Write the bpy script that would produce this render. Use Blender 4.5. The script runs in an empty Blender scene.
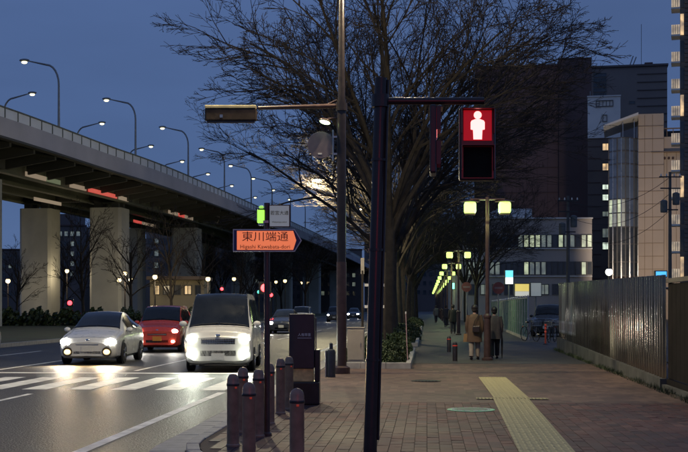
import bpy, bmesh, math, random
from mathutils import Vector, Matrix
R = math.radians
PI = math.pi
sc = bpy.context.scene
col = sc.collection

# ------------------------------------------------------------------ camera
F = 1200.0          # focal length in photo pixels (688 wide)
HZ = 307.0          # photo row of the horizon
EYE = 1.55
TH = math.atan2(83.0, F)     # the camera looks a little left of the street axis (+Y)
cam = bpy.data.cameras.new('camera'); cam_o = bpy.data.objects.new('camera', cam); col.objects.link(cam_o)
cam.sensor_width = 36.0; cam.lens = F / 688 * 36; cam.shift_y = (HZ - 226) / 688
cam.clip_start = 0.2; cam.clip_end = 6000
cam_o.location = (0, 0, EYE); cam_o.rotation_euler = (R(90), 0, TH)
sc.camera = cam_o

# ------------------------------------------------------------------ sky, sun, exposure
SUN_EL, SUN_ROT = R(3), R(160)
w = bpy.data.worlds.new('World'); sc.world = w; w.use_nodes = True
nt = w.node_tree; nt.nodes.clear()
sky = nt.nodes.new('ShaderNodeTexSky'); sky.sky_type = 'NISHITA'; sky.sun_disc = False
sky.sun_elevation = SUN_EL; sky.sun_rotation = SUN_ROT; sky.air_density = 1.0; sky.dust_density = 0.3; sky.ozone_density = 6.0
cn = nt.nodes.new('ShaderNodeTexNoise'); cn.inputs['Scale'].default_value = 3.0; cn.inputs['Detail'].default_value = 4
tc = nt.nodes.new('ShaderNodeTexCoord'); mp = nt.nodes.new('ShaderNodeMapping'); mp.inputs['Scale'].default_value = (1, 1, 3.5)
cr = nt.nodes.new('ShaderNodeMapRange'); cr.inputs['From Min'].default_value = .3; cr.inputs['From Max'].default_value = .7
cr.inputs['To Min'].default_value = .90; cr.inputs['To Max'].default_value = 1.12
mx = nt.nodes.new('ShaderNodeVectorMath'); mx.operation = 'SCALE'
bg = nt.nodes.new('ShaderNodeBackground'); bg.inputs['Strength'].default_value = 0.115
wo = nt.nodes.new('ShaderNodeOutputWorld')
nt.links.new(tc.outputs['Generated'], mp.inputs['Vector']); nt.links.new(mp.outputs[0], cn.inputs['Vector'])
veil = nt.nodes.new('ShaderNodeVectorMath'); veil.operation = 'MULTIPLY_ADD'      # thin even dusk cloud over the clear sky
veil.inputs[1].default_value = (.12, .12, .12); veil.inputs[2].default_value = (.62, 1.0, 2.15)
nt.links.new(sky.outputs[0], veil.inputs[0])
nt.links.new(cn.outputs['Fac'], cr.inputs['Value']); nt.links.new(veil.outputs[0], mx.inputs[0])
nt.links.new(cr.outputs[0], mx.inputs['Scale']); nt.links.new(mx.outputs[0], bg.inputs['Color'])
nt.links.new(bg.outputs[0], wo.inputs['Surface'])
sl = bpy.data.lights.new('sun', 'SUN'); so = bpy.data.objects.new('sun', sl); col.objects.link(so)
sl.energy = 0.02; sl.angle = R(20); sl.color = (.75, .85, 1.0)      # the last afterglow of a sun already down
so.rotation_euler = (R(55), 0, R(-20))
sc.view_settings.view_transform = 'Standard'; sc.view_settings.look = 'None'
sc.view_settings.gamma = 1; sc.view_settings.use_curve_mapping = False
sc.view_settings.exposure = 0.0
sc.cycles.use_denoising = True
sc.cycles.sample_clamp_indirect = 3.0
sc.cycles.max_bounces = 5; sc.cycles.diffuse_bounces = 2; sc.cycles.glossy_bounces = 3
sc.cycles.transparent_max_bounces = 6
sc.cycles.caustics_reflective = False; sc.cycles.caustics_refractive = False

# ------------------------------------------------------------------ helpers: points
RV = Vector((math.cos(TH), math.sin(TH), 0)); FV = Vector((-math.sin(TH), math.cos(TH), 0))
def W(px, D, z=0.0):                    # a point seen at column px, D metres ahead, height z
    p = RV * ((px - 344) / F * D) + FV * D
    return Vector((p.x, p.y, z))
def G(px, py, z=0.0):                   # the ground point of level z seen at a pixel
    return W(px, F * (EYE - z) / (py - HZ), z)
def ZZ(py, D): return EYE + (HZ - py) * D / F

# ------------------------------------------------------------------ helpers: materials
MATS = {}
def mat(name, c, rough=.7, metal=0., var=.18, scale=6., bump=0., bscale=60., spec=.5, c2=None):
    if name in MATS: return MATS[name]
    m = bpy.data.materials.new(name); m.use_nodes = True; t = m.node_tree; b = t.nodes['Principled BSDF']
    b.inputs['Roughness'].default_value = rough; b.inputs['Metallic'].default_value = metal
    b.inputs['Specular IOR Level'].default_value = spec
    co = t.nodes.new('ShaderNodeTexCoord'); n = t.nodes.new('ShaderNodeTexNoise')
    n.inputs['Scale'].default_value = scale; n.inputs['Detail'].default_value = 5
    t.links.new(co.outputs['Object'], n.inputs['Vector'])
    ra = t.nodes.new('ShaderNodeValToRGB'); e = ra.color_ramp.elements
    k = c2 or tuple(min(1, x * (1 + var)) for x in c)
    e[0].position = .32; e[0].color = (*[x * (1 - var) for x in c], 1); e[1].position = .68; e[1].color = (*k, 1)
    t.links.new(n.outputs['Fac'], ra.inputs['Fac']); t.links.new(ra.outputs['Color'], b.inputs['Base Color'])
    rr = t.nodes.new('ShaderNodeMapRange'); rr.inputs['To Min'].default_value = max(0, rough - .08); rr.inputs['To Max'].default_value = min(1, rough + .08)
    t.links.new(n.outputs['Fac'], rr.inputs['Value']); t.links.new(rr.outputs[0], b.inputs['Roughness'])
    if bump:
        n2 = t.nodes.new('ShaderNodeTexNoise'); n2.inputs['Scale'].default_value = bscale; n2.inputs['Detail'].default_value = 3
        t.links.new(co.outputs['Object'], n2.inputs['Vector'])
        bn = t.nodes.new('ShaderNodeBump'); bn.inputs['Strength'].default_value = bump; bn.inputs['Distance'].default_value = .01
        t.links.new(n2.outputs['Fac'], bn.inputs['Height']); t.links.new(bn.outputs[0], b.inputs['Normal'])
    MATS[name] = m; return m
def emit(name, c, s, base=None):
    if name in MATS: return MATS[name]
    m = bpy.data.materials.new(name); m.use_nodes = True; b = m.node_tree.nodes['Principled BSDF']
    b.inputs['Base Color'].default_value = (*(base or (.6, .6, .6)), 1); b.inputs['Roughness'].default_value = .3
    b.inputs['Emission Color'].default_value = (*c, 1); b.inputs['Emission Strength'].default_value = s
    MATS[name] = m; return m

def brick_mat(name='paving_brick', cs=((.065,.035,.032),(.165,.058,.042),(.10,.055,.050),(.20,.095,.068))):
    m = bpy.data.materials.new(name); m.use_nodes = True; t = m.node_tree; b = t.nodes['Principled BSDF']
    g = t.nodes.new('ShaderNodeNewGeometry'); sx = t.nodes.new('ShaderNodeSeparateXYZ'); t.links.new(g.outputs['Position'], sx.inputs[0])
    def M(op, a, bb=None):
        n = t.nodes.new('ShaderNodeMath'); n.operation = op
        for i, v in enumerate((a, bb)):
            if v is None: continue
            if isinstance(v, (int, float)): n.inputs[i].default_value = v
            else: t.links.new(v, n.inputs[i])
        return n.outputs[0]
    cx = M('FLOOR', M('DIVIDE', sx.outputs['X'], .14))
    off = M('MULTIPLY', M('MODULO', M('ABSOLUTE', cx), 2), .14)
    row = M('FLOOR', M('DIVIDE', M('ADD', sx.outputs['Y'], off), .28))
    cv = t.nodes.new('ShaderNodeCombineXYZ'); t.links.new(row, cv.inputs[0]); t.links.new(cx, cv.inputs[1])
    wn = t.nodes.new('ShaderNodeTexWhiteNoise'); wn.noise_dimensions = '2D'; t.links.new(cv.outputs[0], wn.inputs['Vector'])
    ra = t.nodes.new('ShaderNodeValToRGB'); ra.color_ramp.interpolation = 'LINEAR'
    e = ra.color_ramp.elements; e[0].color = (*cs[0], 1); e[1].color = (*cs[3], 1)
    x = e.new(.45); x.color = (*cs[1], 1); x = e.new(.75); x.color = (*cs[2], 1)
    t.links.new(wn.outputs['Value'], ra.inputs['Fac'])
    n = t.nodes.new('ShaderNodeTexNoise'); n.inputs['Scale'].default_value = .55; n.inputs['Detail'].default_value = 6
    t.links.new(g.outputs['Position'], n.inputs['Vector'])
    n2 = t.nodes.new('ShaderNodeTexNoise'); n2.inputs['Scale'].default_value = 90; t.links.new(g.outputs['Position'], n2.inputs['Vector'])
    mr = t.nodes.new('ShaderNodeMapRange'); mr.inputs['From Min'].default_value = .35; mr.inputs['From Max'].default_value = .65
    mr.inputs['To Min'].default_value = .6; mr.inputs['To Max'].default_value = 1.15; t.links.new(n.outputs['Fac'], mr.inputs['Value'])
    mu = t.nodes.new('ShaderNodeVectorMath'); mu.operation = 'SCALE'; t.links.new(ra.outputs['Color'], mu.inputs[0]); t.links.new(mr.outputs[0], mu.inputs['Scale'])
    t.links.new(mu.outputs[0], b.inputs['Base Color'])
    rr = t.nodes.new('ShaderNodeMapRange'); rr.inputs['To Min'].default_value = .45; rr.inputs['To Max'].default_value = .85; t.links.new(n.outputs['Fac'], rr.inputs['Value'])
    t.links.new(rr.outputs[0], b.inputs['Roughness'])
    bn = t.nodes.new('ShaderNodeBump'); bn.inputs['Strength'].default_value = .3; bn.inputs['Distance'].default_value = .004
    t.links.new(n2.outputs['Fac'], bn.inputs['Height']); t.links.new(bn.outputs[0], b.inputs['Normal'])
    return m
def asphalt_mat(name, c, rough):
    m = mat(name, c, rough, 0, .3, .35, 0, 60)
    t = m.node_tree; b = t.nodes['Principled BSDF']
    g = t.nodes.new('ShaderNodeNewGeometry')
    ramp = [x for x in t.nodes if x.type == 'VALTORGB'][0]
    gn = t.nodes.new('ShaderNodeTexNoise'); gn.inputs['Scale'].default_value = 26; gn.inputs['Detail'].default_value = 8; gn.inputs['Roughness'].default_value = .75
    t.links.new(g.outputs['Position'], gn.inputs['Vector'])
    gr = t.nodes.new('ShaderNodeMapRange'); gr.inputs['From Min'].default_value = .38; gr.inputs['From Max'].default_value = .66; gr.inputs['To Min'].default_value = .45; gr.inputs['To Max'].default_value = 1.75
    t.links.new(gn.outputs['Fac'], gr.inputs['Value'])
    gm = t.nodes.new('ShaderNodeVectorMath'); gm.operation = 'SCALE'; t.links.new(ramp.outputs['Color'], gm.inputs[0]); t.links.new(gr.outputs[0], gm.inputs['Scale'])
    t.links.new(gm.outputs[0], b.inputs['Base Color'])
    v = t.nodes.new('ShaderNodeTexVoronoi'); v.inputs['Scale'].default_value = 38; t.links.new(g.outputs['Position'], v.inputs['Vector'])
    n = t.nodes.new('ShaderNodeTexNoise'); n.inputs['Scale'].default_value = 25; n.inputs['Detail'].default_value = 6; t.links.new(g.outputs['Position'], n.inputs['Vector'])
    ad = t.nodes.new('ShaderNodeMath'); ad.operation = 'ADD'; t.links.new(v.outputs['Distance'], ad.inputs[0]); t.links.new(n.outputs['Fac'], ad.inputs[1])
    bn = t.nodes.new('ShaderNodeBump'); bn.inputs['Strength'].default_value = .8; bn.inputs['Distance'].default_value = .014
    t.links.new(ad.outputs[0], bn.inputs['Height']); t.links.new(bn.outputs[0], b.inputs['Normal'])
    return m

M_BRICK = brick_mat()
M_ASPH = asphalt_mat('road_asphalt', (.050, .048, .042), .5)
M_PATH = asphalt_mat('path_asphalt', (.075, .07, .065), .6)
M_EARTH = mat('earth', (.07, .055, .04), .95, 0, .4, .5, .6, 8)
M_PAINT = mat('road_paint', (.80, .79, .73), .6, 0, .25, 3, .3, 60)
M_CONC = mat('concrete', (.36, .35, .32), .8, 0, .2, 1.2, .2, 30)
M_KERB = mat('kerb_stone', (.40, .385, .35), .75, 0, .18, 5, .25, 40)
M_BROWN = mat('brown_painted_steel', (.075, .045, .038), .35, 0, .2, 8, .05, 30)
M_BOLL = mat('bollard_bronze', (.30, .20, .135), .38, .1, .25, 9, .1, 40)
M_BLACK = mat('black_painted_steel', (.026, .021, .020), .32, 0, .2, 8)
M_STEEL = mat('galvanised_steel', (.42, .43, .43), .30, .9, .15, 4)
M_TACT = mat('tactile_yellow', (.47, .42, .20), .7, 0, .2, 6, .2, 50)
M_BARK = mat('bark', (.040, .032, .026), .9, 0, .35, 5, .7, 18)
M_TWIG = mat('twig_bark', (.040, .031, .027), .9, 0, .3, 3)
M_LEAF = mat('shrub_leaf', (.035, .065, .022), .5, 0, .5, 1.5, c2=(.07, .10, .035))
M_GRASS = mat('dry_grass', (.13, .10, .05), .9, 0, .4, .8, c2=(.10, .12, .05))
M_WHITEP = mat('white_paint', (.78, .77, .73), .5, 0, .08, 3)
M_GLASSD = mat('dark_glass', (.015, .018, .022), .08, 0, .3, 2)
M_RUBBER = mat('rubber', (.02, .02, .02), .8, 0, .2, 10)
M_RIM = mat('wheel_rim', (.45, .45, .46), .3, .8, .1, 8)
M_CHROME = mat('chrome', (.6, .6, .6), .15, 1, .05, 8)
M_REDREF = mat('red_reflector', (.55, .03, .02), .2, 0, .2, 9)

# ------------------------------------------------------------------ helpers: meshes
class MB:
    def __init__(s): s.v = []; s.f = []
    def add(s, vs, fs):
        o = len(s.v); s.v += [tuple(p) for p in vs]; s.f += [tuple(i + o for i in f) for f in fs]; return s
    def box(s, x0, x1, y0, y1, z0, z1, bev=0.):
        if bev <= 0:
            return s.add([(x0,y0,z0),(x1,y0,z0),(x1,y1,z0),(x0,y1,z0),(x0,y0,z1),(x1,y0,z1),(x1,y1,z1),(x0,y1,z1)],
                  [(0,3,2,1),(4,5,6,7),(0,1,5,4),(1,2,6,5),(2,3,7,6),(3,0,4,7)])
        bm = bmesh.new(); r = bmesh.ops.create_cube(bm, size=1)
        for v in bm.verts:
            v.co = ((x0+x1)/2 + v.co.x*(x1-x0), (y0+y1)/2 + v.co.y*(y1-y0), (z0+z1)/2 + v.co.z*(z1-z0))
        bmesh.ops.bevel(bm, geom=list(bm.edges), offset=bev, segments=2, affect='EDGES', profile=.5)
        bm.verts.index_update()
        s.add([v.co[:] for v in bm.verts], [[v.index for v in f.verts] for f in bm.faces]); bm.free(); return s
    def tube(s, pts, rad, n=8, caps=True):
        pts = [Vector(p) for p in pts]
        if not isinstance(rad, (list, tuple)): rad = [rad] * len(pts)
        o = len(s.v); up = None
        for i, p in enumerate(pts):
            d = (pts[min(i+1, len(pts)-1)] - pts[max(i-1, 0)])
            if d.length < 1e-9: d = Vector((0,0,1))
            d.normalize()
            if up is None: up = Vector((1,0,0)) if abs(d.x) < .9 else Vector((0,1,0))
            a = d.cross(up).normalized(); b = a.cross(d); up = b
            for k in range(n):
                t = 2*PI*k/n; q = p + (a*math.cos(t) + b*math.sin(t)) * rad[i]; s.v.append(q[:])
        for i in range(len(pts)-1):
            for k in range(n):
                s.f.append((o+i*n+k, o+i*n+(k+1)%n, o+(i+1)*n+(k+1)%n, o+(i+1)*n+k))
        if caps:
            s.f.append(tuple(o+k for k in reversed(range(n)))); e = o+(len(pts)-1)*n; s.f.append(tuple(e+k for k in range(n)))
        return s
    def lathe(s, prof, n=16, c=(0,0,0), axis='z'):
        o = len(s.v)
        for (r, h) in prof:
            for k in range(n):
                t = 2*PI*k/n; a, b = r*math.cos(t), r*math.sin(t)
                p = {'z': (a, b, h), 'x': (h, a, b), 'y': (a, h, -b)}[axis]
                s.v.append((c[0]+p[0], c[1]+p[1], c[2]+p[2]))
        for i in range(len(prof)-1):
            for k in range(n):
                s.f.append((o+i*n+k, o+i*n+(k+1)%n, o+(i+1)*n+(k+1)%n, o+(i+1)*n+k))
        s.f.append(tuple(o+k for k in reversed(range(n)))); e = o+(len(prof)-1)*n; s.f.append(tuple(e+k for k in range(n)))
        return s
    def ball(s, c, r, n=12, m=8):
        rx, ry, rz = r if isinstance(r, (tuple, list)) else (r, r, r)
        o = len(s.v)
        for i in range(1, m):
            a = PI*i/m
            for k in range(n):
                t = 2*PI*k/n; s.v.append((c[0]+rx*math.sin(a)*math.cos(t), c[1]+ry*math.sin(a)*math.sin(t), c[2]-rz*math.cos(a)))
        for i in range(m-2):
            for k in range(n): s.f.append((o+i*n+k, o+i*n+(k+1)%n, o+(i+1)*n+(k+1)%n, o+(i+1)*n+k))
        s.v.append((c[0],c[1],c[2]-rz)); b = len(s.v)-1; s.v.append((c[0],c[1],c[2]+rz)); t = b+1
        for k in range(n):
            s.f.append((b, o+(k+1)%n, o+k)); e = o+(m-2)*n; s.f.append((t, e+k, e+(k+1)%n))
        return s
    def prism(s, poly, z0, z1):
        n = len(poly); o = len(s.v)
        s.v += [(x, y, z0) for x, y in poly] + [(x, y, z1) for x, y in poly]
        s.f.append(tuple(o+i for i in reversed(range(n)))); s.f.append(tuple(o+n+i for i in range(n)))
        for i in range(n): s.f.append((o+i, o+(i+1)%n, o+n+(i+1)%n, o+n+i))
        return s
    def plate(s, poly, y0, y1):         # polygon in x,z, extruded along y (front at y0)
        n = len(poly); o = len(s.v)
        s.v += [(x, y0, z) for x, z in poly] + [(x, y1, z) for x, z in poly]
        s.f.append(tuple(o+i for i in range(n))); s.f.append(tuple(o+n+i for i in reversed(range(n))))
        for i in range(n): s.f.append((o+(i+1)%n, o+i, o+n+i, o+n+(i+1)%n))
        return s
    def mesh(s, name, smooth=False):
        me = bpy.data.meshes.new(name); me.from_pydata(s.v, [], s.f); me.update()
        if smooth:
            me.polygons.foreach_set('use_smooth', [True]*len(me.polygons))
            try: me.set_sharp_from_angle(angle=R(38))
            except Exception: pass
        return me
    def build(s, name, m, parent=None, smooth=False, kind=None):
        return link(name, s.mesh(name, smooth), m, parent, kind)
def link(name, me, m=None, parent=None, kind=None):
    o = bpy.data.objects.new(name, me); col.objects.link(o)
    if m is not None and not me.materials: me.materials.append(m)
    if parent is not None: o.parent = parent
    if kind: o['kind'] = kind
    return o
def tag(o, label, cat, group=None):
    o['label'] = label; o['category'] = cat
    if group: o['group'] = group
    return o
def thing(name, label, cat, loc=(0,0,0), rz=0., group=None):
    o = bpy.data.objects.new(name, None); col.objects.link(o); o.location = loc; o.rotation_euler = (0, 0, rz)
    o.empty_display_size = .2
    return tag(o, label, cat, group)
def copy_tree(o, parent=None, label=None, loc=None, rz=None):
    c = o.copy(); col.objects.link(c); c.parent = parent
    if label: c['label'] = label
    if loc is not None: c.location = loc
    if rz is not None: c.rotation_euler = (0, 0, rz)
    for ch in list(o.children): copy_tree(ch, c)
    return c
def lamp(parent, loc, energy, color, kind='POINT', radius=.1, spot=None, rot=None, name='lamp_light'):
    l = bpy.data.lights.new(name, kind); l.energy = energy; l.color = color
    if kind in ('POINT', 'SPOT'): l.shadow_soft_size = radius
    if spot: l.spot_size = R(spot); l.spot_blend = .6
    o = bpy.data.objects.new(name, l); col.objects.link(o); o.parent = parent; o.location = loc
    if rot: o.rotation_euler = rot
    return o
def text_mesh(s, size, depth=.002, align='CENTER'):
    cu = bpy.data.curves.new('lettering', 'FONT'); cu.body = s; cu.size = size; cu.extrude = depth; cu.align_x = align; cu.align_y = 'CENTER'
    cu.resolution_u = 2
    ob = bpy.data.objects.new('tmp_text', cu); col.objects.link(ob)
    me = bpy.data.meshes.new_from_object(ob.evaluated_get(bpy.context.evaluated_depsgraph_get()))
    bpy.data.objects.remove(ob)
    return me
def text(s, size, m, parent, loc, name='lettering', sx=1.0):
    me = text_mesh(s, size); me.materials.clear(); me.materials.append(m)
    o = bpy.data.objects.new(name, me); col.objects.link(o); o.parent = parent; o.location = loc
    o.rotation_euler = (R(90), 0, 0); o.scale = (sx, 1, 1); return o
ORD = ['first','second','third','fourth','fifth','sixth','seventh','eighth','ninth','tenth','eleventh','twelfth','thirteenth','fourteenth','fifteenth','sixteenth','seventeenth','eighteenth']
random.seed(7)
rnd = random.uniform

# ================================================================== SETTING
RZ = -0.10                                # level of the carriageway
o = MB().add([(-2500,-600,-.3),(2500,-600,-.3),(2500,4000,-.3),(-2500,4000,-.3)], [(0,1,2,3)]).build('ground', M_EARTH, kind='structure')
o = MB().add([(-17.2,-60,RZ),(70,-60,RZ),(70,500,RZ),(-17.2,500,RZ)], [(0,1,2,3)]).build('road', M_ASPH, kind='structure')
# corner outline of the raised footway
CX, CY, CR = 1.4, 14.0, 4.15
def arc(r, n=14): return [(CX - r*math.cos(a), CY - r*math.sin(a)) for a in [R(90)*i/n for i in range(n+1)]]
outer = arc(CR - .15)
poly = [(-2.6, 400)] + outer + [(40, CY - CR + .15), (40, 400)]
MB().prism(poly, -.25, -.0065).build('footway', mat('mortar', (.075, .05, .042), .9, 0, .2, 5, .3, 40), kind='structure')
MB().add([(-2.6,33.0,-.002),(40,33.0,-.002),(40,400,-.002),(-2.6,400,-.002)], [(0,1,2,3)]).build('path', M_PATH, kind='structure')
pav = MB().add([(-2.6,19.62,-.006),(40,19.62,-.006),(40,33.0,-.006),(-2.6,33.0,-.006)], [(0,1,2,3)])
pav.add([(4.83,9.9,-.006),(40,9.9,-.006),(40,19.62,-.006),(4.83,19.62,-.006)], [(0,1,2,3)])
pave = pav.build('pavement', brick_mat('paving_slab', ((.115,.072,.055),(.15,.095,.070),(.17,.108,.08),(.19,.125,.09))), kind='structure')
# bricks: nearest 300 in view singly, the rest as one part
def brick_prof(b):
    b.add([(-.0685,-.1385,-.016),(.0685,-.1385,-.016),(.0685,.1385,-.016),(-.0685,.1385,-.016),
           (-.0665,-.1365,0),(.0665,-.1365,0),(.0665,.1365,0),(-.0665,.1365,0)],
          [(4,5,6,7),(0,1,5,4),(1,2,6,5),(2,3,7,6),(3,0,4,7)])
    return b
bme = brick_prof(MB()).mesh('brick'); bme.materials.append(M_BRICK)
proto_v = [v.co.copy() for v in bme.vertices]; proto_f = [tuple(p.vertices) for p in bme.polygons]
cells = []
for c in range(int(-2.6/.14) - 2, int(4.8/.14) + 2):
    x = (c + .5) * .14; off = (abs(c) % 2) * .14
    for r in range(int(9.9/.28), int(23.1/.28) + 2):
        y = (r + .5) * .28 - off
        if x > 4.76 or y > 19.5: continue
        if y < CY and x < CX:
            if math.hypot(x - CX, y - CY) > CR - .28: continue
        elif x < -2.5 or y < CY - CR + .2: continue
        cells.append((x, y))
def inview(x, y):
    D = y*math.cos(TH) - x*math.sin(TH); X = x*math.cos(TH) + y*math.sin(TH)
    px = 344 + F*X/D; py = HZ + F*EYE/D
    return 0 < px < 688 and py < 450, D
sel = sorted([(inview(*c)[1], c) for c in cells if inview(*c)[0]])[:300]
selset = {c for _, c in sel}
st = MB()
for (x, y) in cells:
    dz = rnd(-.0015, .0015); tx, ty = rnd(-.012, .012), rnd(-.02, .02)
    if (x, y) in selset:
        b = link('brick', bme, None, pave); b.location = (x, y, dz); b.rotation_euler = (tx, ty, 0)
    else:
        st.add([(x+v.x, y+v.y, v.z+dz + (v.y*tx - v.x*ty if v.z > -.01 else 0)) for v in proto_v], proto_f)
st.build('brick_field', M_BRICK, pave, kind='stuff')
# kerb stones and gutter slabs
kerb = MB().prism([(-2.74,15),(-2.61,15),(-2.61,300),(-2.74,300)], -.25, -.02).build('kerb', M_KERB, kind='structure')
kst = MB().box(-.0725,.0725,-.297,.297,-.16,.012,.012).mesh('kerb_stone'); kst.materials.append(M_KERB)
y = 14.3; n = 0
while y < 60:
    k = link('kerb_stone', kst, None, kerb); k.location = (-2.675, y, rnd(-.004,.004)); y += .6
for i in range(11):
    a = R(90) * (i + .5) / 11; r = CR - .075
    k = link('kerb_stone', kst, None, kerb); k.location = (CX - r*math.cos(a), CY - r*math.sin(a), -.012*i*.4); k.rotation_euler = (0,0,a); k.scale = (1,.99,1)
for i in range(18):
    k = link('kerb_stone', kst, None, kerb); k.location = (CX + .3 + i*.6, CY - CR + .075, -.06); k.rotation_euler = (0,0,R(90))
gut = MB().add([(-3.18,14,RZ+.004),(-2.75,14,RZ+.004),(-2.75,300,RZ+.004),(-3.18,300,RZ+.004)],[(0,1,2,3)]).build('gutter', M_CONC, kind='structure')
gsl = MB().box(-.205,.205,-.295,.295,-.02,.022,.006).mesh('gutter_slab'); gsl.materials.append(M_KERB)
y = 10.6
while y < 50:
    if y > 14: k = link('gutter_slab', gsl, None, gut); k.location = (-2.965, y, RZ + rnd(0,.004)); k.rotation_euler = (rnd(-.004,.004), rnd(-.006,.006), 0)
    y += .6
for i in range(11):
    a = R(90) * (i + .5) / 11; r = CR + .215
    k = link('gutter_slab', gsl, None, gut); k.location = (CX - r*math.cos(a), CY - r*math.sin(a), RZ); k.rotation_euler = (0,0,a); k.scale = (1,1.02,1)
# painted markings, each a flat sheet 4 mm above the asphalt
def paint(name, x0, x1, y0, y1, z=RZ+.004):
    n = max(1, int((y1-y0)/4)); b = MB()
    b.add([(x0,y0,z),(x1,y0,z),(x1,y1,z),(x0,y1,z)], [(0,1,2,3)])
    return b.build(name, M_PAINT, None, kind='structure')
paint('edge_line_marking', -4.02, -3.86, -8, 22.9); paint('edge_line_marking', -4.02, -3.86, 28.3, 300)
for k in range(15): paint('crosswalk_marking', -4.55 - k*.90 + .06, -4.55 - k*.90 + .56, 23.5, 27.6)
paint('stop_line_marking', -17, -4.1, 29.2, 29.65)
for xl in (-7.5, -11.2, -14.4):
    paint('lane_line_marking', xl-.06, xl+.06, 30.5, 44)
    for k in range(14): paint('lane_line_marking', xl-.06, xl+.06, 50+k*10, 55+k*10)
for xl in (-7.5, -11.2): paint('lane_line_marking', xl-.06, xl+.06, 18, 22.3)
# far verge with its kerb
MB().box(-17.4,-17.2,-30,400,-.25,.06).build('verge_kerb', M_KERB, kind='structure')
MB().add([(-400,-40,.04),(-17.4,-40,.04),(-17.4,400,.04),(-400,400,.04)],[(0,1,2,3)]).build('verge', M_GRASS, kind='structure')

# tactile paving: tiles with raised bars
tac = bpy.data.objects.new('tactile_paving', None); col.objects.link(tac); tac['kind'] = 'structure'
tb = MB().box(-.148,.148,-.148,.148,0,.004)
for i in range(4):
    x = -.1125 + .075*i; tb.add([(x-.017,-.135,.004),(x+.017,-.135,.004),(x+.017,.135,.004),(x-.017,.135,.004),(x-.010,-.128,.009),(x+.010,-.128,.009),(x+.010,.128,.009),(x-.010,.128,.009)],[(4,5,6,7),(0,1,5,4),(1,2,6,5),(2,3,7,6),(3,0,4,7)])
tme = tb.mesh('tactile_tile'); tme.materials.append(M_TACT)
db = MB().box(-.148,.148,-.148,.148,0,.004)
for i in range(5):
    for j in range(5):
        db.lathe([(.016,.004),(.011,.009)], 6, (-.12+.06*i, -.12+.06*j, 0))
dme = db.mesh('warning_tile'); dme.materials.append(M_TACT)
yy = 10.2; idx = 0
while yy < 26.6:
    cx = 1.26 + (yy-12)*.018 if yy < 20.4 else 1.43
    warn = abs(yy-20.4) < .16 or yy > 26.2 or yy < 10.4
    xs = (-.45,-.15,.15,.45) if abs(yy-20.4) < .16 else (-.15,.15)
    for s in xs:
        k = link('warning_tile' if warn else 'tactile_tile', dme if warn else tme, None, tac)
        k.location = (cx + s, yy, .004 + rnd(0,.0015)); k.rotation_euler = (0,0,-.018 if yy < 20.4 else 0)
    yy += .3

# access covers
M_COVG = mat('cover_green_paint', (.36, .80, .42), .6, 0, .25, 9, .2, 50)
p = G(471,410); t = thing('access_cover', 'round green and white painted access cover set in the red bricks', 'manhole cover', (p.x,p.y,0))
MB().lathe([(.36,.002),(.36,.008),(.30,.010)],32).build('rim', M_COVG, t)
MB().lathe([(.25,.010),(.25,.013)],28).build('plate', mat('cover_iron', (.16,.26,.17), .6, 0, .3, 20), t)
for k in range(14):
    a = 2*PI*k/14; x, y = .275*math.cos(a), .275*math.sin(a)
    b = MB().box(-.035,.035,-.016,.016,.010,.0145).build('painted_mark', M_PAINT, t); b.location = (x,y,0); b.rotation_euler = (0,0,a+PI/2)
p = G(426,381); t = thing('drain_cover', 'dark iron manhole cover in the pavement before the planter', 'manhole cover', (p.x,p.y,0))
MB().lathe([(.31,.0),(.31,.006),(.29,.008)],28).build('rim', mat('iron', (.05,.05,.05), .45, .6, .2, 20), t)
q = MB()
for i in range(-3,4):
    h = math.sqrt(.26**2-(i*.07)**2); q.box(i*.07-.022,i*.07+.022,-h,h,.008,.012)
q.build('tread_plate', MATS['iron'], t)

# ================================================================== VIADUCT
VP = [(-44,5),(-35.5,30),(-29,60),(-23.75,83),(-20.4,103),(-16.9,124),(-10.3,180),(-2.9,250),(6,350),(13,450),(20,560)]
def cr_pt(P, u):
    i = max(0, min(len(P)-2, int(u))); t = u - i
    g = lambda k: Vector(P[k]) if 0 <= k < len(P) else (Vector(P[0])*2-Vector(P[1]) if k < 0 else Vector(P[-1])*2-Vector(P[-2]))
    a,b,c,d = g(i-1),g(i),g(i+1),g(i+2)
    return .5*((2*b)+(c-a)*t+(2*a-5*b+4*c-d)*t*t+(3*b-a-3*c+d)*t**3)
dense = [cr_pt(VP, k/40*(len(VP)-1)/10) for k in range(400)] if False else [cr_pt(VP, k*(len(VP)-1)/1500) for k in range(1501)]
SL = [0.]
for i in range(1,len(dense)): SL.append(SL[-1] + (dense[i]-dense[i-1]).length)
def v_at(s):
    import bisect
    i = max(1, min(len(SL)-1, bisect.bisect_left(SL, s))); t = (s-SL[i-1])/max(1e-9, SL[i]-SL[i-1])
    p = dense[i-1].lerp(dense[i], t); d = (dense[i]-dense[i-1]).normalized(); return p, d
def V(s, lat, z):       # lat > 0: to the left, away from the edge facing us
    p, d = v_at(s); q = p + Vector((-d.y, d.x))*lat
    w_ = RV*q.x + FV*q.y; return (w_.x, w_.y, z)
def s_of_D(D):
    lo, hi = 0, len(dense)-1
    for i, p in enumerate(dense):
        if p.y >= D: return SL[i]
    return SL[-1]
def sweep(b, prof, s0, s1, step=4.):
    n = max(1, int((s1-s0)/step)); o = len(b.v); m = len(prof)
    for i in range(n+1):
        s = s0 + (s1-s0)*i/n
        for (lat,z) in prof: b.v.append(V(s,lat,z))
    for i in range(n):
        for k in range(m): b.f.append((o+i*m+k, o+i*m+(k+1)%m, o+(i+1)*m+(k+1)%m, o+(i+1)*m+k))
    b.f.append(tuple(o+k for k in reversed(range(m)))); e=o+n*m; b.f.append(tuple(e+k for k in range(m)))
    return b
S0, S1 = s_of_D(35), s_of_D(540)
M_PARA = mat('parapet_concrete', (.44,.42,.45), .75, 0, .12, .25, .1, 4)
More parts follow.
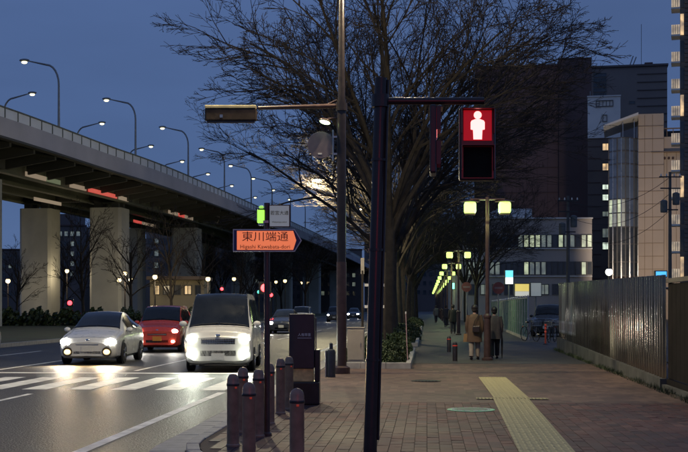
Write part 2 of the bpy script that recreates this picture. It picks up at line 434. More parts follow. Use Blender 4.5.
M_GIRD = mat('girder_paint', (.13,.14,.11), .5, 0, .2, .4)
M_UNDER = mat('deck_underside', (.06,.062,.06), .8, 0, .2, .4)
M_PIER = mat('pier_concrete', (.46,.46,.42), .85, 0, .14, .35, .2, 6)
M_SCREEN = mat('screen_panel', (.80,.81,.80), .35, 0, .06, .5)
via = thing('elevated_expressway', 'long grey elevated expressway curving away above the left of the road', 'viaduct', (0,0,0))
sweep(MB(), [(0,13.45),(.35,13.45),(.35,14.75),(0,14.75)], S0, S1).build('parapet', M_PARA, via)
sweep(MB(), [(19.65,13.45),(20,13.45),(20,14.75),(19.65,14.75)], S0, S1).build('parapet', M_PARA, via)
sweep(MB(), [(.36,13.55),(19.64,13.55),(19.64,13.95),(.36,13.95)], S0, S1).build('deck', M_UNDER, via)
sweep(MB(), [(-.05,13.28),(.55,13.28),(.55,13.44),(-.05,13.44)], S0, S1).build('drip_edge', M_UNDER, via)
sweep(MB(), [(-.02,15.42),(.14,15.42),(.14,15.52),(-.02,15.52)], S0, S1).build('top_rail', M_GIRD, via)
for lat in (5.0, 8.6, 12.2, 15.6):
    sweep(MB(), [(lat-.3,12.1),(lat+.3,12.1),(lat+.3,12.2),(lat+.06,12.2),(lat+.06,13.54),(lat-.06,13.54),(lat-.06,12.2),(lat-.3,12.2)], S0, S1).build('girder', M_GIRD, via)
s = s_of_D(70); s_end = s_of_D(165); far = MB(); farp = MB(); farb = MB()
k = 0
while s < s_of_D(330):
    b = MB() if s < s_end else far
    sweep(b, [(.03,14.76),(.08,14.76),(.08,15.41),(.03,15.41)], s+.06, s+1.94, 2)
    if s < s_end: b.build('screen_panel', M_SCREEN, via)
    b = MB() if s < s_end else farp
    sweep(b, [(-.01,14.76),(.13,14.76),(.13,15.415),(-.01,15.415)], s-.05, s+.05, 1)
    if s < s_end: b.build('screen_post', M_GIRD, via)
    if k % 2 == 0:
        b = MB() if s < s_end else farb
        for lat0, lat1 in ((.6, 4.7),):
            a = [V(s-.15,lat0,13.0),V(s+.15,lat0,13.0),V(s+.15,lat1,12.35),V(s-.15,lat1,12.35),V(s-.15,lat0,13.54),V(s+.15,lat0,13.54),V(s+.15,lat1,13.54),V(s-.15,lat1,13.54)]
            b.add(a,[(0,3,2,1),(4,5,6,7),(0,1,5,4),(1,2,6,5),(2,3,7,6),(3,0,4,7)])
        if s < s_end: b.build('bracket', M_UNDER, via)
    s += 2; k += 1
far.build('far_screen_panels', M_SCREEN, via, kind='stuff'); farp.build('far_screen_posts', M_GIRD, via, kind='stuff'); farb.build('far_brackets', M_UNDER, via, kind='stuff')
for D in (92, 121, 152, 188, 228, 275, 330):
    s = s_of_D(D)
    for lat in (6.6, 14.0):
        pr = [(-1.75,-1.55),(1.75,-1.55),(1.75,1.55),(-1.75,1.55)]
        b = MB(); o0 = len(b.v)
        c = Vector(V(s,lat,0)); p2 = Vector(V(s+1,lat,0)); dx = (p2-c).normalized(); ny = Vector((-dx.y,dx.x,0))
        cs = [(-1.5,-1.5),(1.5,-1.5),(1.5,1.5),(-1.5,1.5)]; ch = .25
        oct_ = [(-1.5+ch,-1.5),(1.5-ch,-1.5),(1.5,-1.5+ch),(1.5,1.5-ch),(1.5-ch,1.5),(-1.5+ch,1.5),(-1.5,1.5-ch),(-1.5,-1.5+ch)]
        for z in (-.3, 11.55):
            for (a,d) in oct_: b.v.append((c + dx*a + ny*d*1.1 + Vector((0,0,z)))[:])
        for i in range(8): b.f.append((i,(i+1)%8,8+(i+1)%8,8+i))
        b.f.append(tuple(range(8,16))); b.build('pier', M_PIER, via)
        bb = MB()
        for (a,d) in ((-.8,-.9),(.8,-.9),(.8,.9),(-.8,.9)):
            q = c + dx*a + ny*d; bb.box(q.x-.35,q.x+.35,q.y-.35,q.y+.35,11.55,12.1)
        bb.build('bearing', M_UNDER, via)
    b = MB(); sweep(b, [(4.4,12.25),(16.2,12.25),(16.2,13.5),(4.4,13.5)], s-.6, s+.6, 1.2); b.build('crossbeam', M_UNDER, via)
# glowing strips stand in for street lights reflected in the girder
M_STRIPR = emit('reflection_red', (1,.08,.06), .5); M_STRIPC = emit('reflection_cream', (.85,.62,.42), .22); M_STRIPG = emit('reflection_green', (.45,.6,.3), .13)
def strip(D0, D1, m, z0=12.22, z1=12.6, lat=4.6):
    sweep(MB(), [(lat,z0),(lat+.08,z0),(lat+.08,z1),(lat,z1)], s_of_D(D0), s_of_D(D1), 3).build('reflection_strip', m, via)
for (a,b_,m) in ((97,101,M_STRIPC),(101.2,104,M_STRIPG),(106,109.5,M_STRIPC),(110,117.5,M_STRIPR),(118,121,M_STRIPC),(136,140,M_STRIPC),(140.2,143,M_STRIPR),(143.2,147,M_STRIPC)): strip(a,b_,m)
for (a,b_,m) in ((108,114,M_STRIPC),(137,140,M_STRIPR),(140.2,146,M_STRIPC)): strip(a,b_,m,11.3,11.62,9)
# lamps on the viaduct
M_VLAMP = emit('viaduct_lamp_lens', (1,.88,.48), 3.0)
M_POLE = mat('grey_pole', (.28,.29,.29), .45, .4, .15, 5)
def via_lamp(s, lat, side, label, grp):
    base = V(s,lat,14.75); c = Vector(base); p2 = Vector(V(s,lat+side,14.75)); ax = (p2-c).normalized()
    t = thing('expressway_lamp', label, 'street lamp', base, 0, grp)
    pts = [(0,0,0),(0,0,4.2)] 
    for i in range(1,7):
        a = R(90)*i/6; q = ax*(1.0-math.cos(a)); pts.append((q.x,q.y,4.2+1.6*math.sin(a)+.0*i))
    q = ax*2.5; pts.append((q.x,q.y,6.15))
    MB().tube(pts, [.11]+[.08]*(len(pts)-2)+[.05], 8).build('pole', M_POLE, t, True)
    q = ax*2.85; h = MB(); h.ball((q.x,q.y,6.22),(.42,.22,.13),10,6); h.build('lamp_head', M_POLE, t, True)
    l = MB().ball((q.x,q.y,6.06),(.24,.17,.12),10,6).build('lens', M_VLAMP, t, True)
    return t
def D_for_px(px):
    best = None
    for i in range(0,1501,3):
        p = dense[i]
        if p.y > 20:
            x = 344 + F*p.x/p.y
            if best is None or abs(x-px) < best[0]: best = (abs(x-px), SL[i])
    return best[1]
for i, px in enumerate((-18, 64, 141, 193, 228, 254, 275, 293, 308)):
    via_lamp(D_for_px(px), .5, 1, f'tall curved lamp post on the near parapet of the expressway, {ORD[i]} from the left', 'lamps along the near side of the expressway')
for i, (px, D) in enumerate(((3,107),(82,125),(133,143),(171,158),(201,173),(222,190),(240,210))):
    via_lamp(s_of_D(D), 11.6, -1, f'curved lamp standing in the middle of the expressway, {ORD[i]} from the left', 'lamps along the middle of the expressway')

# ================================================================== BARE TREES
def make_tree_mesh(seed, H=14., trunk_h=3., r0=.27, spread=1., limbs=7, l2=6, l3=6, l4=5, l5=3, minr=.009, upright=0., arch=.0, tilt0=(24,56)):
    rng = random.Random(seed); U = rng.uniform
    T = MB(); Cn = MB()
    def bend(d, amt): 
        return (d + Vector((U(-1,1),U(-1,1),U(-1,1)))*amt).normalized()
    def branch(p, d, L, r, lev):
        n = (7,9,6,4,3,2)[lev]; pts=[p.copy()]; rad=[r]; q=p.copy(); dirs=[d.copy()]
        for i in range(n):
            t=(i+1)/n
            w_ = (.02,.10,.14,.17,.2,.22)[lev]
            d = bend(d, w_)
            if lev == 1:
                h = Vector((q.x, q.y, 0)); h = h.normalized() if h.length > .05 else Vector((d.x, d.y, 0))
                d = (d + h*arch*(.5+t) + Vector((0,0,.03))).normalized()
            if lev == 2: d = (d + Vector((0,0,.02 - .05*t))).normalized()
            if lev >= 4: d = (d + Vector((0,0,-.03))).normalized()
            q = q + d*(L/n); pts.append(q.copy()); dirs.append(d.copy())
            rad.append(max(minr*.75, r*(1-t*(.35,.72,.78,.7,.6,.6)[lev])))
        (T if lev <= 2 else Cn).tube(pts, rad, (10,7,5,4,3,3)[lev], lev<=1)
        if lev == 5: return
        cnt = (limbs,l2,l3,l4,l5)[lev]
        for k in range(cnt):
            if lev == 0:
                t = (U(.78,1.0) if trunk_h < 5 else U(.3,1.0)); az = 2*PI*(k+U(-.25,.25))/cnt; tilt = R(U(*tilt0))*spread if k else R(6)
                nd = Vector((math.sin(tilt)*math.cos(az), math.sin(tilt)*math.sin(az), math.cos(tilt)))
                nl = (H-trunk_h)*U(.72,.95); nr = r*U(.36,.52)
            else:
                t = (.25 if lev==1 else .2) + (1-(.25 if lev==1 else .2))*(k+U(.1,.9))/cnt
                base = dirs[min(n,int(t*n+.5))]
                side = base.cross(Vector((U(-1,1),U(-1,1),U(-1,1)))).normalized()
                a = R(U(20,46)); nd = (base*math.cos(a)+side*math.sin(a)).normalized()
                if nd.z < -.15: nd.z *= .3
                nd = (nd + Vector((0,0,upright))).normalized()
                nl = L*(1-.45*t)*U(.45,.72)*(1,1,1,1.0,1.0)[lev]
                nr = max(minr, .0, rad[min(n,int(t*n))]*U(.5,.7))
            i = min(n-1,int(t*n)); ft=t*n-i
            pp = pts[i].lerp(pts[i+1],min(1,ft))
            branch(pp, nd, nl, nr, lev+1)
    branch(Vector((0,0,-.2)), Vector((U(-.05,.05),U(-.05,.05),1)).normalized(), trunk_h+.2, r0, 0)
    return T.mesh('trunk', True), Cn.mesh('crown')
TREES = []
for sd in (3, 11, 23):
    a, b = make_tree_mesh(sd, 14.6, 4.3, .25, 1.0, 9, 8, 6, 5, 4, .010, .0, .115, (14,38))
    a.materials.append(M_BARK); b.materials.append(M_TWIG); TREES.append((a,b))
YT = []
for sd in (5, 8):
    a, b = make_tree_mesh(sd, 9.5, 5.5, .13, 1.0, 14, 5, 4, 2, 0, .013, .1, .02, (25,50))
    a.materials.append(M_BARK); b.materials.append(M_TWIG); YT.append((a,b))
def put_tree(kind, loc, rz, sca, label, grp, name='zelkova_tree'):
    t = thing(name, label, 'tree', loc, rz, grp); t.scale = (sca,sca,sca)
    link('trunk', kind[0], None, t); link('crown', kind[1], None, t); return t
row = [(45,0),(54,0),(63,0),(73,0),(84,0),(96,0),(109,0),(124,0),(142,0),(165,0)]
for i,(y,_) in enumerate(row):
    put_tree(TREES[i%3], (-1.5+rnd(-.2,.2), y, 0), (1.9,.6,3.6,5.2,2.4,.3,4.4,1.2,3.0,5.0)[i], (1.13,1.06,1.06,1.02,1.0,.96,1.02,.95,1.,1.)[i],
        f'large bare street tree in the planter row between road and path, {ORD[i]} from the cabinet', 'bare trees in the planter row')
for i,(x,y) in enumerate(((4.2,104),(4.0,124),(4.3,146),(4.2,172))):
    put_tree(TREES[(i+1)%3], (x,y,0), i*1.7, .9, f'bare tree on the right side of the path beyond the railing, {ORD[i]} away', 'bare trees right of the path')
for i,(px,D,sca) in enumerate(((16,105,.85),(84,108,1.15),(131,112,1.2),(172,118,1.2),(205,130,1.2),(238,150,1.2),(62,135,1.1))):
    p = W(px,D,.04); put_tree(YT[i%2], p, i*2.1, sca, f'slim bare young tree on the verge by the piers, {ORD[i]} nearest', 'young trees on the verge', 'young_tree')
for i,(px,D,sca) in enumerate(((222,190,.85),(250,175,.8),(282,205,.85),(305,165,.82),(268,240,.9))):
    p = W(px,D,.04); put_tree(TREES[i%3], p, i*1.3+.4, sca, f'distant bare tree left of the far carriageway, {ORD[i]} in its row', 'distant bare trees', 'zelkova_tree')

# ================================================================== SHRUBS AND PLANTERS
def leaf_clump(seed, n, rx, ry, rz_, size=.05):
    rng = random.Random(seed); b = MB()
    for _ in range(n):
        while True:
            x,y,z = rng.uniform(-1,1),rng.uniform(-1,1),rng.uniform(0,1)
            d = x*x+y*y+z*z
            lump = .75+.25*math.sin(5*x+seed)*math.cos(4*y+seed*2)
            if .25*lump < d < lump: break
        c = Vector((x*rx,y*ry,z*rz_)); a = Vector((rng.uniform(-1,1),rng.uniform(-1,1),rng.uniform(-.4,1))).normalized()
        u = a.cross(Vector((rng.uniform(-1,1),rng.uniform(-1,1),rng.uniform(-1,1)))).normalized(); v = a.cross(u)
        l = size*rng.uniform(.7,1.5); wd = l*.5
        b.add([c-u*l, c+v*wd, c+u*l+a*l*.3, c-v*wd],[(0,1,2,3)])
    return b.mesh('foliage')
SH = []
for sd,(rx,ry,rzv,n) in enumerate(((.62,.7,.62,2600),(.5,.55,.48,1900),(.75,.8,.8,3000))):
    me = leaf_clump(sd+2,n,rx,ry,rzv); me.materials.append(M_LEAF); SH.append(me)
stem = MB()
for k in range(7):
    a = 2*PI*k/7; stem.tube([(0,0,-.03),(.12*math.cos(a),.12*math.sin(a),.2),(.35*math.cos(a),.35*math.sin(a),.42)],[.016,.012,.005],4)
stem = stem.mesh('stem'); stem.materials.append(M_BARK)
def shrub(loc, kind, s, label, grp, name='shrub'):
    t = thing(name, label, 'shrub', loc, rnd(0,6.2), grp); t.scale = (s,s,s)
    link('foliage', SH[kind], None, t); link('stem', stem, None, t); return t
def planter(x0,x1,y0,y1,label,nsh,seed):
    t = thing('planter_bed', label, 'planter', (x0,y0,0), 0, 'kerbed planter beds along the path')
    MB().box(.14,x1-x0-.14,.14,y1-y0-.14,-.05,.07).build('soil', M_EARTH, t)
    L = x1-x0; me = None
    def ks(xa,xb,ya,yb): MB().box(xa,xb,ya,yb,-.1,.15,.012).build('edge_stone', M_KERB, t)
    nx = max(1,round(L/.6)); 
    for i in range(nx): ks(L*i/nx+.003,L*(i+1)/nx-.003,0,.13); ks(L*i/nx+.003,L*(i+1)/nx-.003,y1-y0-.13,y1-y0)
    ny = max(1,round((y1-y0-.26)/1.2))
    for i in range(ny):
        a = .133+(y1-y0-.266)*i/ny; b = .133+(y1-y0-.266)*(i+1)/ny
        ks(0,.13,a,b-.006); ks(L-.13,L,a,b-.006)
    return t
PL = [(-2.3,-.4,30.2,41.5),(-2.3,-.35,47,58),(-2.3,-.35,64,78),(-2.3,-.35,84,100),(-2.3,-.35,106,125)]
sid = 0
for i,(x0,x1,y0,y1) in enumerate(PL):
    planter(x0,x1,y0,y1,f'stone-kerbed planter bed of low shrubs left of the path, {ORD[i]} from the street light',0,i)
    yy = y0+.8; rowk = -1
    while yy < min(y1-.6, 100):
        rowk += 1
        for xx in (x0+.6, x1-.62):
            if abs(yy-45)<.3: continue
            if i==0 and yy < 31.6 and xx < -1.3: continue
            shrub((xx+rnd(-.1,.1),yy+rnd(-.15,.15),.07),random.randrange(3),rnd(.62,1.0),
              f'leafy shrub in the {ORD[i]} planter bed, {ORD[rowk]} from its near end, {"path" if xx > -1.3 else "road"} side', f'shrubs in the {ORD[i]} planter bed')
            sid += 1
        yy += 1.05 if i < 2 else 1.6
# dark hedge on the verge
hb = MB(); rng = random.Random(4)
for k in range(9000):
    D = rng.uniform(96,104); px = rng.uniform(-60,215); z = rng.uniform(0,1)**.7*1.35*(.8+.2*math.sin(px*.21)+.15*math.sin(px*.83))
    c = W(px,D,.04+z); a = Vector((rng.uniform(-1,1),rng.uniform(-1,1),rng.uniform(-1,1))).normalized(); u = a.orthogonal().normalized(); v=a.cross(u)
    l = rng.uniform(.12,.26); hb.add([c-u*l,c+v*l*.6,c+u*l,c-v*l*.6],[(0,1,2,3)])
o = hb.build('verge_hedge', M_LEAF, kind='stuff'); o['label']='dark low hedge running along the verge before the piers'; o['category']='hedge'
# weeds along the fence foot
gb = MB()
for k in range(3500):
    y = rng.uniform(19,44); f_ = (y-23)/21; x = 4.5+.32*f_ - rng.uniform(.05,.28); hgt = rng.uniform(.03,.13)*(1 if math.sin(y*2.3)+math.sin(y*.9) > -.3 else .3); an = rng.uniform(0,6.28); dx,dy=.006*math.cos(an),.006*math.sin(an); lx,ly=rng.uniform(-.04,.04),rng.uniform(-.04,.04)
    gb.add([(x-dx,y-dy,0),(x+dx,y+dy,0),(x+lx,y+ly,hgt)],[(0,1,2)])
o = gb.build('weeds', M_LEAF, kind='stuff'); o['label']='sparse green weeds along the foot of the metal fence'; o['category']='weeds'

# ================================================================== NEAR STREET FURNITURE
# bollards
def bollard_meshes():
    b = MB().lathe([(.078,0),(.078,.02),(.068,.03),(.066,.66),(.070,.67),(.070,.70),(.066,.71),(.066,.735),(.060,.765),(.046,.79),(.024,.805),(.004,.81)],20).mesh('post',True); b.materials.append(M_BOLL)
    r = MB().lathe([(.0705,.672),(.0725,.676),(.0725,.694),(.0705,.698)],20).mesh('collar',True); r.materials.append(M_BLACK)
    f = MB().box(-.012,.012,-.074,-.064,.645,.665,.003).mesh('reflector'); f.materials.append(emit('reflector_glow',(1,.12,.06),.13,(.6,.05,.03)))  # reflector emission stands in for the light it throws back
    return b,r,f
BM = bollard_meshes()
def bollard(x,y,label,s=1.):
    t = thing('bollard', label, 'bollard', (x,y,0), rnd(-.25,.25), 'brown bollards round the corner'); t.scale=(s,s,s)
    link('post',BM[0],None,t); link('collar',BM[1],None,t); q = link('reflector',BM[2],None,t); q.rotation_euler = (0,0,R(25)); return t
def by(px,pytop): D = (EYE-.81)*F/(pytop-HZ); p = W(px,D); return p.x,p.y
for px,py,lab in ((297,388,'brown bollard standing alone nearest the camera, right of the others'),
                  (249,382,'brown bollard just left of the lone front one, second nearest'),
                  (233,373.5,'leftmost brown bollard at the kerb corner'),
                  (243,367,'brown bollard behind the leftmost pair, its dome showing between them'),
                  (258.5,369,'brown bollard just left of the street name post'),
                  (269.5,363,'brown bollard half hidden behind the street name post'),
                  (280.5,358,'brown bollard right of the street name post, before the pillar'),
                  (289,356,'brown bollard mostly hidden behind the information pillar'),):
    bollard(*by(px,py),lab)
# grey bollard by street light: taller with slim cap
p = G(331,377); t = thing('kerb_post','dark grey post with a pale side between pillar and street light','bollard',(p.x,p.y,0))
MB().lathe([(.10,0),(.10,.55),(.085,.60),(.045,.62),(.04,.74),(.01,.76)],16).build('post',mat('dark_grey_steel',(.06,.065,.065),.4,.2,.2,8),t,True)
MB().box(-.13,-.10,-.05,.05,0,.58,.006).build('side_plate',M_STEEL,t)
# two small path bollards with red reflectors
for i,(px,py) in enumerate(((449,352),(455,361))):
    p = G(px,py); t = thing('path_bollard', ('small black bollard with red reflector, farther of two by the walkers','small black bollard with red reflector, nearer of two by the walkers')[i],'bollard',(p.x,p.y,0),0,'small black path bollards')
    MB().lathe([(.075,0),(.07,.02),(.07,.48),(.05,.53),(.01,.545)],14).build('post',M_BLACK,t,True)
    MB().lathe([(.0715,.425),(.073,.43),(.073,.45),(.0715,.455)],14).build('reflector',MATS['reflector_glow'],t,True)

# street name sign post
p = G(267,436); t = thing('street_name_post','brown post carrying the orange street name sign among the bollards','sign post',(p.x,p.y,0))
Dn = F*EYE/(436-HZ)
MB().tube([(0,0,0),(0,0,2.8)],.036,12).build('post',M_BROWN,t,True)
MB().lathe([(.06,0),(.06,.03),(.04,.05)],14).build('base',M_BROWN,t)
SZ = lambda py: ZZ(py,Dn); SX = lambda px: (px-267)/F*Dn
sg = thing('street_name_sign','orange arrow street sign with dark characters above romanised name on brown post','sign',(p.x,p.y,0),R(4))
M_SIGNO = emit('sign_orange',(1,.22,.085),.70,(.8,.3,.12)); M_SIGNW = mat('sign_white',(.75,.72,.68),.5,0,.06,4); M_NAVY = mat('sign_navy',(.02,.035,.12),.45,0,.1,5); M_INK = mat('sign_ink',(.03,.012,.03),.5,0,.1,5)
xl,xr,xt,zb,zt = SX(233.5),SX(295),SX(302),SZ(252),SZ(229.5); zm=(zb+zt)/2
MB().plate([(xl,zb),(xr,zb),(xt,zm),(xr,zt),(xl,zt)],-.075,-.04).build('sign_board',M_SIGNW,sg)
e=.012
MB().plate([(xl+e,zb+e),(xr-e*.6,zb+e),(xt-e*1.3,zm),(xr-e*.6,zt-e),(xl+e,zt-e)],-.078,-.0755).build('navy_field',M_NAVY,sg)
MB().plate([(SX(237.5),zb+e*1.8),(SX(293.5),zb+e*1.8),(SX(296.5),zm),(SX(293.5),zt-e*1.8),(SX(237.5),zt-e*1.8)],-.081,-.0785).build('orange_field',M_SIGNO,sg)
text('東川端通',.125,M_INK,sg,(SX(265.5),-.0835,SZ(237.6)),'lettering',1.12)
text('Higashi Kawabata-dori',.066,M_INK,sg,(SX(265.5),-.0835,SZ(247.2)),'lettering',1.0)
MB().box(-.05,.05,-.04,.045,zm-.06,zm+.06).build('clamp',M_STEEL,sg)
u = thing('avenue_name_sign','small square grey-white avenue name plate at the top of the brown post','sign',(p.x,p.y,0),R(6))
ux0,ux1,uz0,uz1=SX(269.5),SX(289.5),SZ(226.5),SZ(206)
MB().box(ux0-.01,ux1+.01,-.05,-.03,uz0-.012,uz1+.012,.004).build('frame',M_BLACK,u)
MB().box(ux0+.004,ux1-.004,-.054,-.0505,uz0,uz1).build('plate',emit('plate_grey_glow',(.62,.70,.66),.16,(.6,.64,.62)),u)  # faint glow put into the plate's colour to brighten it
M_INKG = mat('plate_ink',(.05,.09,.08),.5,0,.1,5)
text('若宮大通',.055,M_INKG,u,((ux0+ux1)/2,-.0565,uz1-.09),'lettering',1.0)
text('Wakamiya-odori',.024,M_INKG,u,((ux0+ux1)/2,-.0565,uz0+.05),'lettering',1.1)
MB().box(-.045,ux0-.011,-.045,.03,uz0+.04,uz0+.07).build('bracket',M_STEEL,u)
g = thing('green_signal_lamp','small green lit lamp box with hood at the left of the sign post top','signal lamp',(p.x,p.y,0))
gx0,gx1,gz0,gz1=SX(257.5),SX(265),SZ(223),SZ(210)
M_GREENL = emit('green_lamp_lens',(.42,1,.05),1.1)
MB().box(gx0,gx1-.004,-.04,.05,gz0,gz1,.008).build('lens',M_GREENL,g)
MB().box(gx0-.004,gx1,-.045,.055,gz1+.001,gz1+.014).build('cap',M_BLACK,g)
MB().ball(((gx0+gx1)/2,0,gz1+.034),(.03,.03,.022),10,6).build('dome',emit('green_lamp_dome',(.45,1,.1),.7),g,True)
MB().box(gx0+.01,-.03,-.02,.02,gz0-.03,gz0-.002).build('bracket',M_STEEL,g)

# information pillar
p = G(303,404); Dp = F*EYE/(404-HZ); t = thing('information_pillar','dark brown information pillar with small white lettering and black plinth','information pillar',(p.x,p.y,0),R(3))
h = lambda py: ZZ(py,Dp-.2)
M_PILL = mat('pillar_brown',(.055,.032,.034),.4,0,.15,4)
MB().box(-.26,.27,-.22,.26,0,h(382),.02).build('plinth',M_BLACK,t)
MB().box(.19,.27,-.14,.22,h(382),h(350),.015).build('side_column',M_BLACK,t)
MB().box(-.19,.17,-.10,.18,h(382)+.002,h(369),.004).build('metal_band',mat('brass_panel',(.75,.58,.24),.35,.25,.3,9,.3,25),t)
MB().box(-.215,.185,-.16,.2,h(369)+.002,h(314),.012).build('panel',M_PILL,t)
text('人権尊重',.052,M_WHITEP,t,(0.03,-.163,h(335)),'lettering',1.0)
MB().box(-.08,.14,-.163,-.161,h(338.3),h(337.9)).build('rule_line',M_WHITEP,t)
MB().box(.20,.215,-.05,.05,h(350),h(318)).build('edge_post',M_BLACK,t)

# control cabinet + stake
p = W(356,31.0); t = thing('control_cabinet','pale beige roadside control cabinet behind the street light base','cabinet',(p.x,p.y,.07))
M_CAB = mat('cabinet_beige',(.42,.37,.30),.5,0,.1,3)
MB().box(-.22,.22,-.16,.16,0,.08).build('plinth',M_CONC,t); MB().box(-.215,.215,-.155,.155,.081,.93,.012).build('body',M_CAB,t)
MB().box(-.19,.19,-.166,-.156,.12,.88,.004).build('door',M_CAB,t); MB().box(-.23,.23,-.17,.17,.931,.96,.01).build('roof',M_CAB,t)
MB().box(.12,.14,-.185,-.167,.45,.56,.003).build('handle',M_STEEL,t)
p = W(408,31.5); t = thing('plant_stake','thin pale pinkish stake leaning in the first planter bed','stake',(p.x,p.y,.07)); MB().tube([(0,0,-.05),(-.03,0,.5),(-.06,.02,1.35)],[.014,.013,.011],6).build('pole',mat('stake_pink',(.55,.36,.36),.6,0,.2,6),t)
MB().lathe([(.018,1.30),(.018,1.36)],8,(-.059,.02,0)).build('cap',M_WHITEP,t)
p = W(362.5,33.5); t = thing('marker_stake','white plastic marker stake with cross bands beside the first bare tree','stake',(p.x,p.y,.07))
MB().tube([(0,0,-.05),(0,0,2.5)],.035,8).build('support_pole',M_BARK,t); MB().box(-.05,.05,-.02,.02,2.4,2.85,.004).build('board',mat('marker_white',(.5,.46,.38),.6,0,.2,4),t)
MB().box(.06,.62,-.035,.035,2.05,2.13).build('cross_band',M_WHITEP,t); MB().box(.06,.62,-.035,.035,1.45,1.53).build('cross_band',M_WHITEP,t)
MB().tube([(.62,0,0),(.62,0,3.0)],.04,8).build('support_pole',M_BARK,t)

# ------------------------------------------------------------------ combined street light with traffic signal
DL = F*EYE/(373.5-HZ); p = W(341.5,DL); LZ = lambda py: ZZ(py,DL); LX = lambda px: (px-341.5)/F*DL
t = thing('street_light','tall brown street light pole rising past the top of the picture','street lamp',(p.x,p.y,0),TH)
MB().tube([(0,0,.18),(0,0,LZ(262))],.115,16).build('lower_pole',M_BROWN,t,True)
MB().tube([(0,0,LZ(262)+.001),(0,0,LZ(100))],.105,16).build('middle_pole',M_BLACK,t,True)
MB().tube([(0,0,LZ(100)+.001),(0,0,9.6)],[.085,.06],12).build('upper_pole',M_BLACK,t,True)
MB().lathe([(.2,0),(.2,.14),(.125,.18)],18).build('base',M_BROWN,t)
MB().tube([(0,0,9.55),(-.3,0,9.95),(-1.0,-.1,10.15),(-2.2,-.25,10.25)],[.06,.055,.05,.045],10).build('arm',M_BROWN,t,True)
MB().ball((-2.6,-.3,10.26),(.48,.2,.12),14,7).build('lamp_head',M_BROWN,t,True)
MB().ball((-2.62,-.3,10.16),(.34,.15,.07),14,7).build('lens',emit('road_lamp_lens',(1,.86,.55),40),t,True)
lamp(t,(-2.62,-.3,9.95),2000,(1,.85,.52),radius=.15)
MB().tube([(0.0,0,9.4),(.5,-.2,9.5),(1.2,-.5,9.5)],[.05,.045,.04],10).build('arm',M_BROWN,t,True)
MB().ball((1.5,-.62,9.48),(.38,.18,.1),14,7).build('lamp_head',M_BROWN,t,True)
MB().ball((1.52,-.63,9.40),(.27,.13,.06),14,7).build('lens',MATS['road_lamp_lens'],t,True)
lamp(t,(1.52,-.63,9.2),1000,(1,.78,.5),radius=.12)
ts = thing('traffic_signal','horizontal traffic signal seen from behind on a long arm over the road','traffic signal',(p.x,p.y,0),TH)
MB().tube([(-.10,0,LZ(106)),(LX(258),0,LZ(108))],[.06,.045],10).build('arm',M_BROWN,ts,True)
MB().tube([(-.10,0,LZ(100)),(-.4,0,LZ(106))],[.025,.025],8).build('brace',M_BROWN,ts)
MB().lathe([(.135,LZ(107)-.09),(.135,LZ(107)+.09)],16).build('clamp',M_BLACK,ts)
x0,x1=LX(205),LX(257)
MB().box(x0,x1,-.06,.10,LZ(121),LZ(108.5),.035).build('housing',mat('signal_housing',(.07,.052,.038),.6,0,.3,5,spec=.2),ts)
MB().box(x0,x1-.02,-.07,.14,LZ(108.5)+.002,LZ(105.5),.01).build('lamplit_top',mat('signal_top_lit',(.68,.58,.32),.5,0,.15,5),ts)  # yellow colour stands for lamplight falling on the housing top
for k in range(3):
    cx = x0+.2+(x1-x0-.4)*k/2
    MB().lathe([(.155,.10),(.16,.30),(.15,.305),(.145,.11)],18,(cx,0,LZ(114.8)),'y').build('visor',M_BLACK,ts,True)
    MB().lathe([(.14,.11),(.10,.135),(.02,.14)],18,(cx,0,LZ(114.8)),'y').build('lens',emit('lit_signal_red',(1,.05,.03),6) if k==2 else M_GLASSD,ts,True)
MB().box(LX(220),LX(223),-.075,-.061,LZ(118),LZ(115)).build('latch',M_STEEL,ts)
MB().box(x0+.05,x1-.05,-.05,.03,LZ(123),LZ(121)-.001).build('lower_lip',M_BLACK,ts)
rs = thing('round_road_sign','round road sign seen from its dull back, clamped to the street light','sign',(p.x,p.y,0),TH)
MB().lathe([(.31,-.01),(.315,.0),(.31,.012)],36,(LX(321),.0,LZ(145)),'y').build('disc',mat('sign_back',(.20,.17,.19),.55,.3,.12,4),rs,True)
MB().tube([(LX(333),-.03,LZ(130)),(LX(333),-.03,LZ(161))],.02,8).build('stem',M_STEEL,rs)
for py in (137,154): MB().box(LX(332.5),-.1,-.055,-.012,LZ(py)-.02,LZ(py)+.02).build('clamp',M_STEEL,rs)
MB().box(LX(318),LX(322),-.016,-.0105,LZ(154.5),LZ(153)).build('sticker',M_WHITEP,rs)
sm = thing('small_lamp','small lit greenish lamp on a bracket under the signal arm','lamp',(p.x,p.y,0),TH)
MB().tube([(-.1,0,LZ(118)),(LX(329),-.05,LZ(119)),(LX(325),-.06,LZ(120.5))],.022,8).build('bracket',M_BROWN,sm)
q = MB().ball((0,0,0),(.15,.08,.05),12,7).build('cover',M_BROWN,sm,True); q.location=(LX(325),-.06,LZ(121)); q.rotation_euler=(R(-12),R(14),0)
q = MB().ball((0,0,0),(.125,.07,.045),12,7).build('lens',emit('small_lamp_lens',(.75,1,.45),7),sm,True); q.location=(LX(325),-.085,LZ(122.8)); q.rotation_euler=(R(-12),R(14),0)

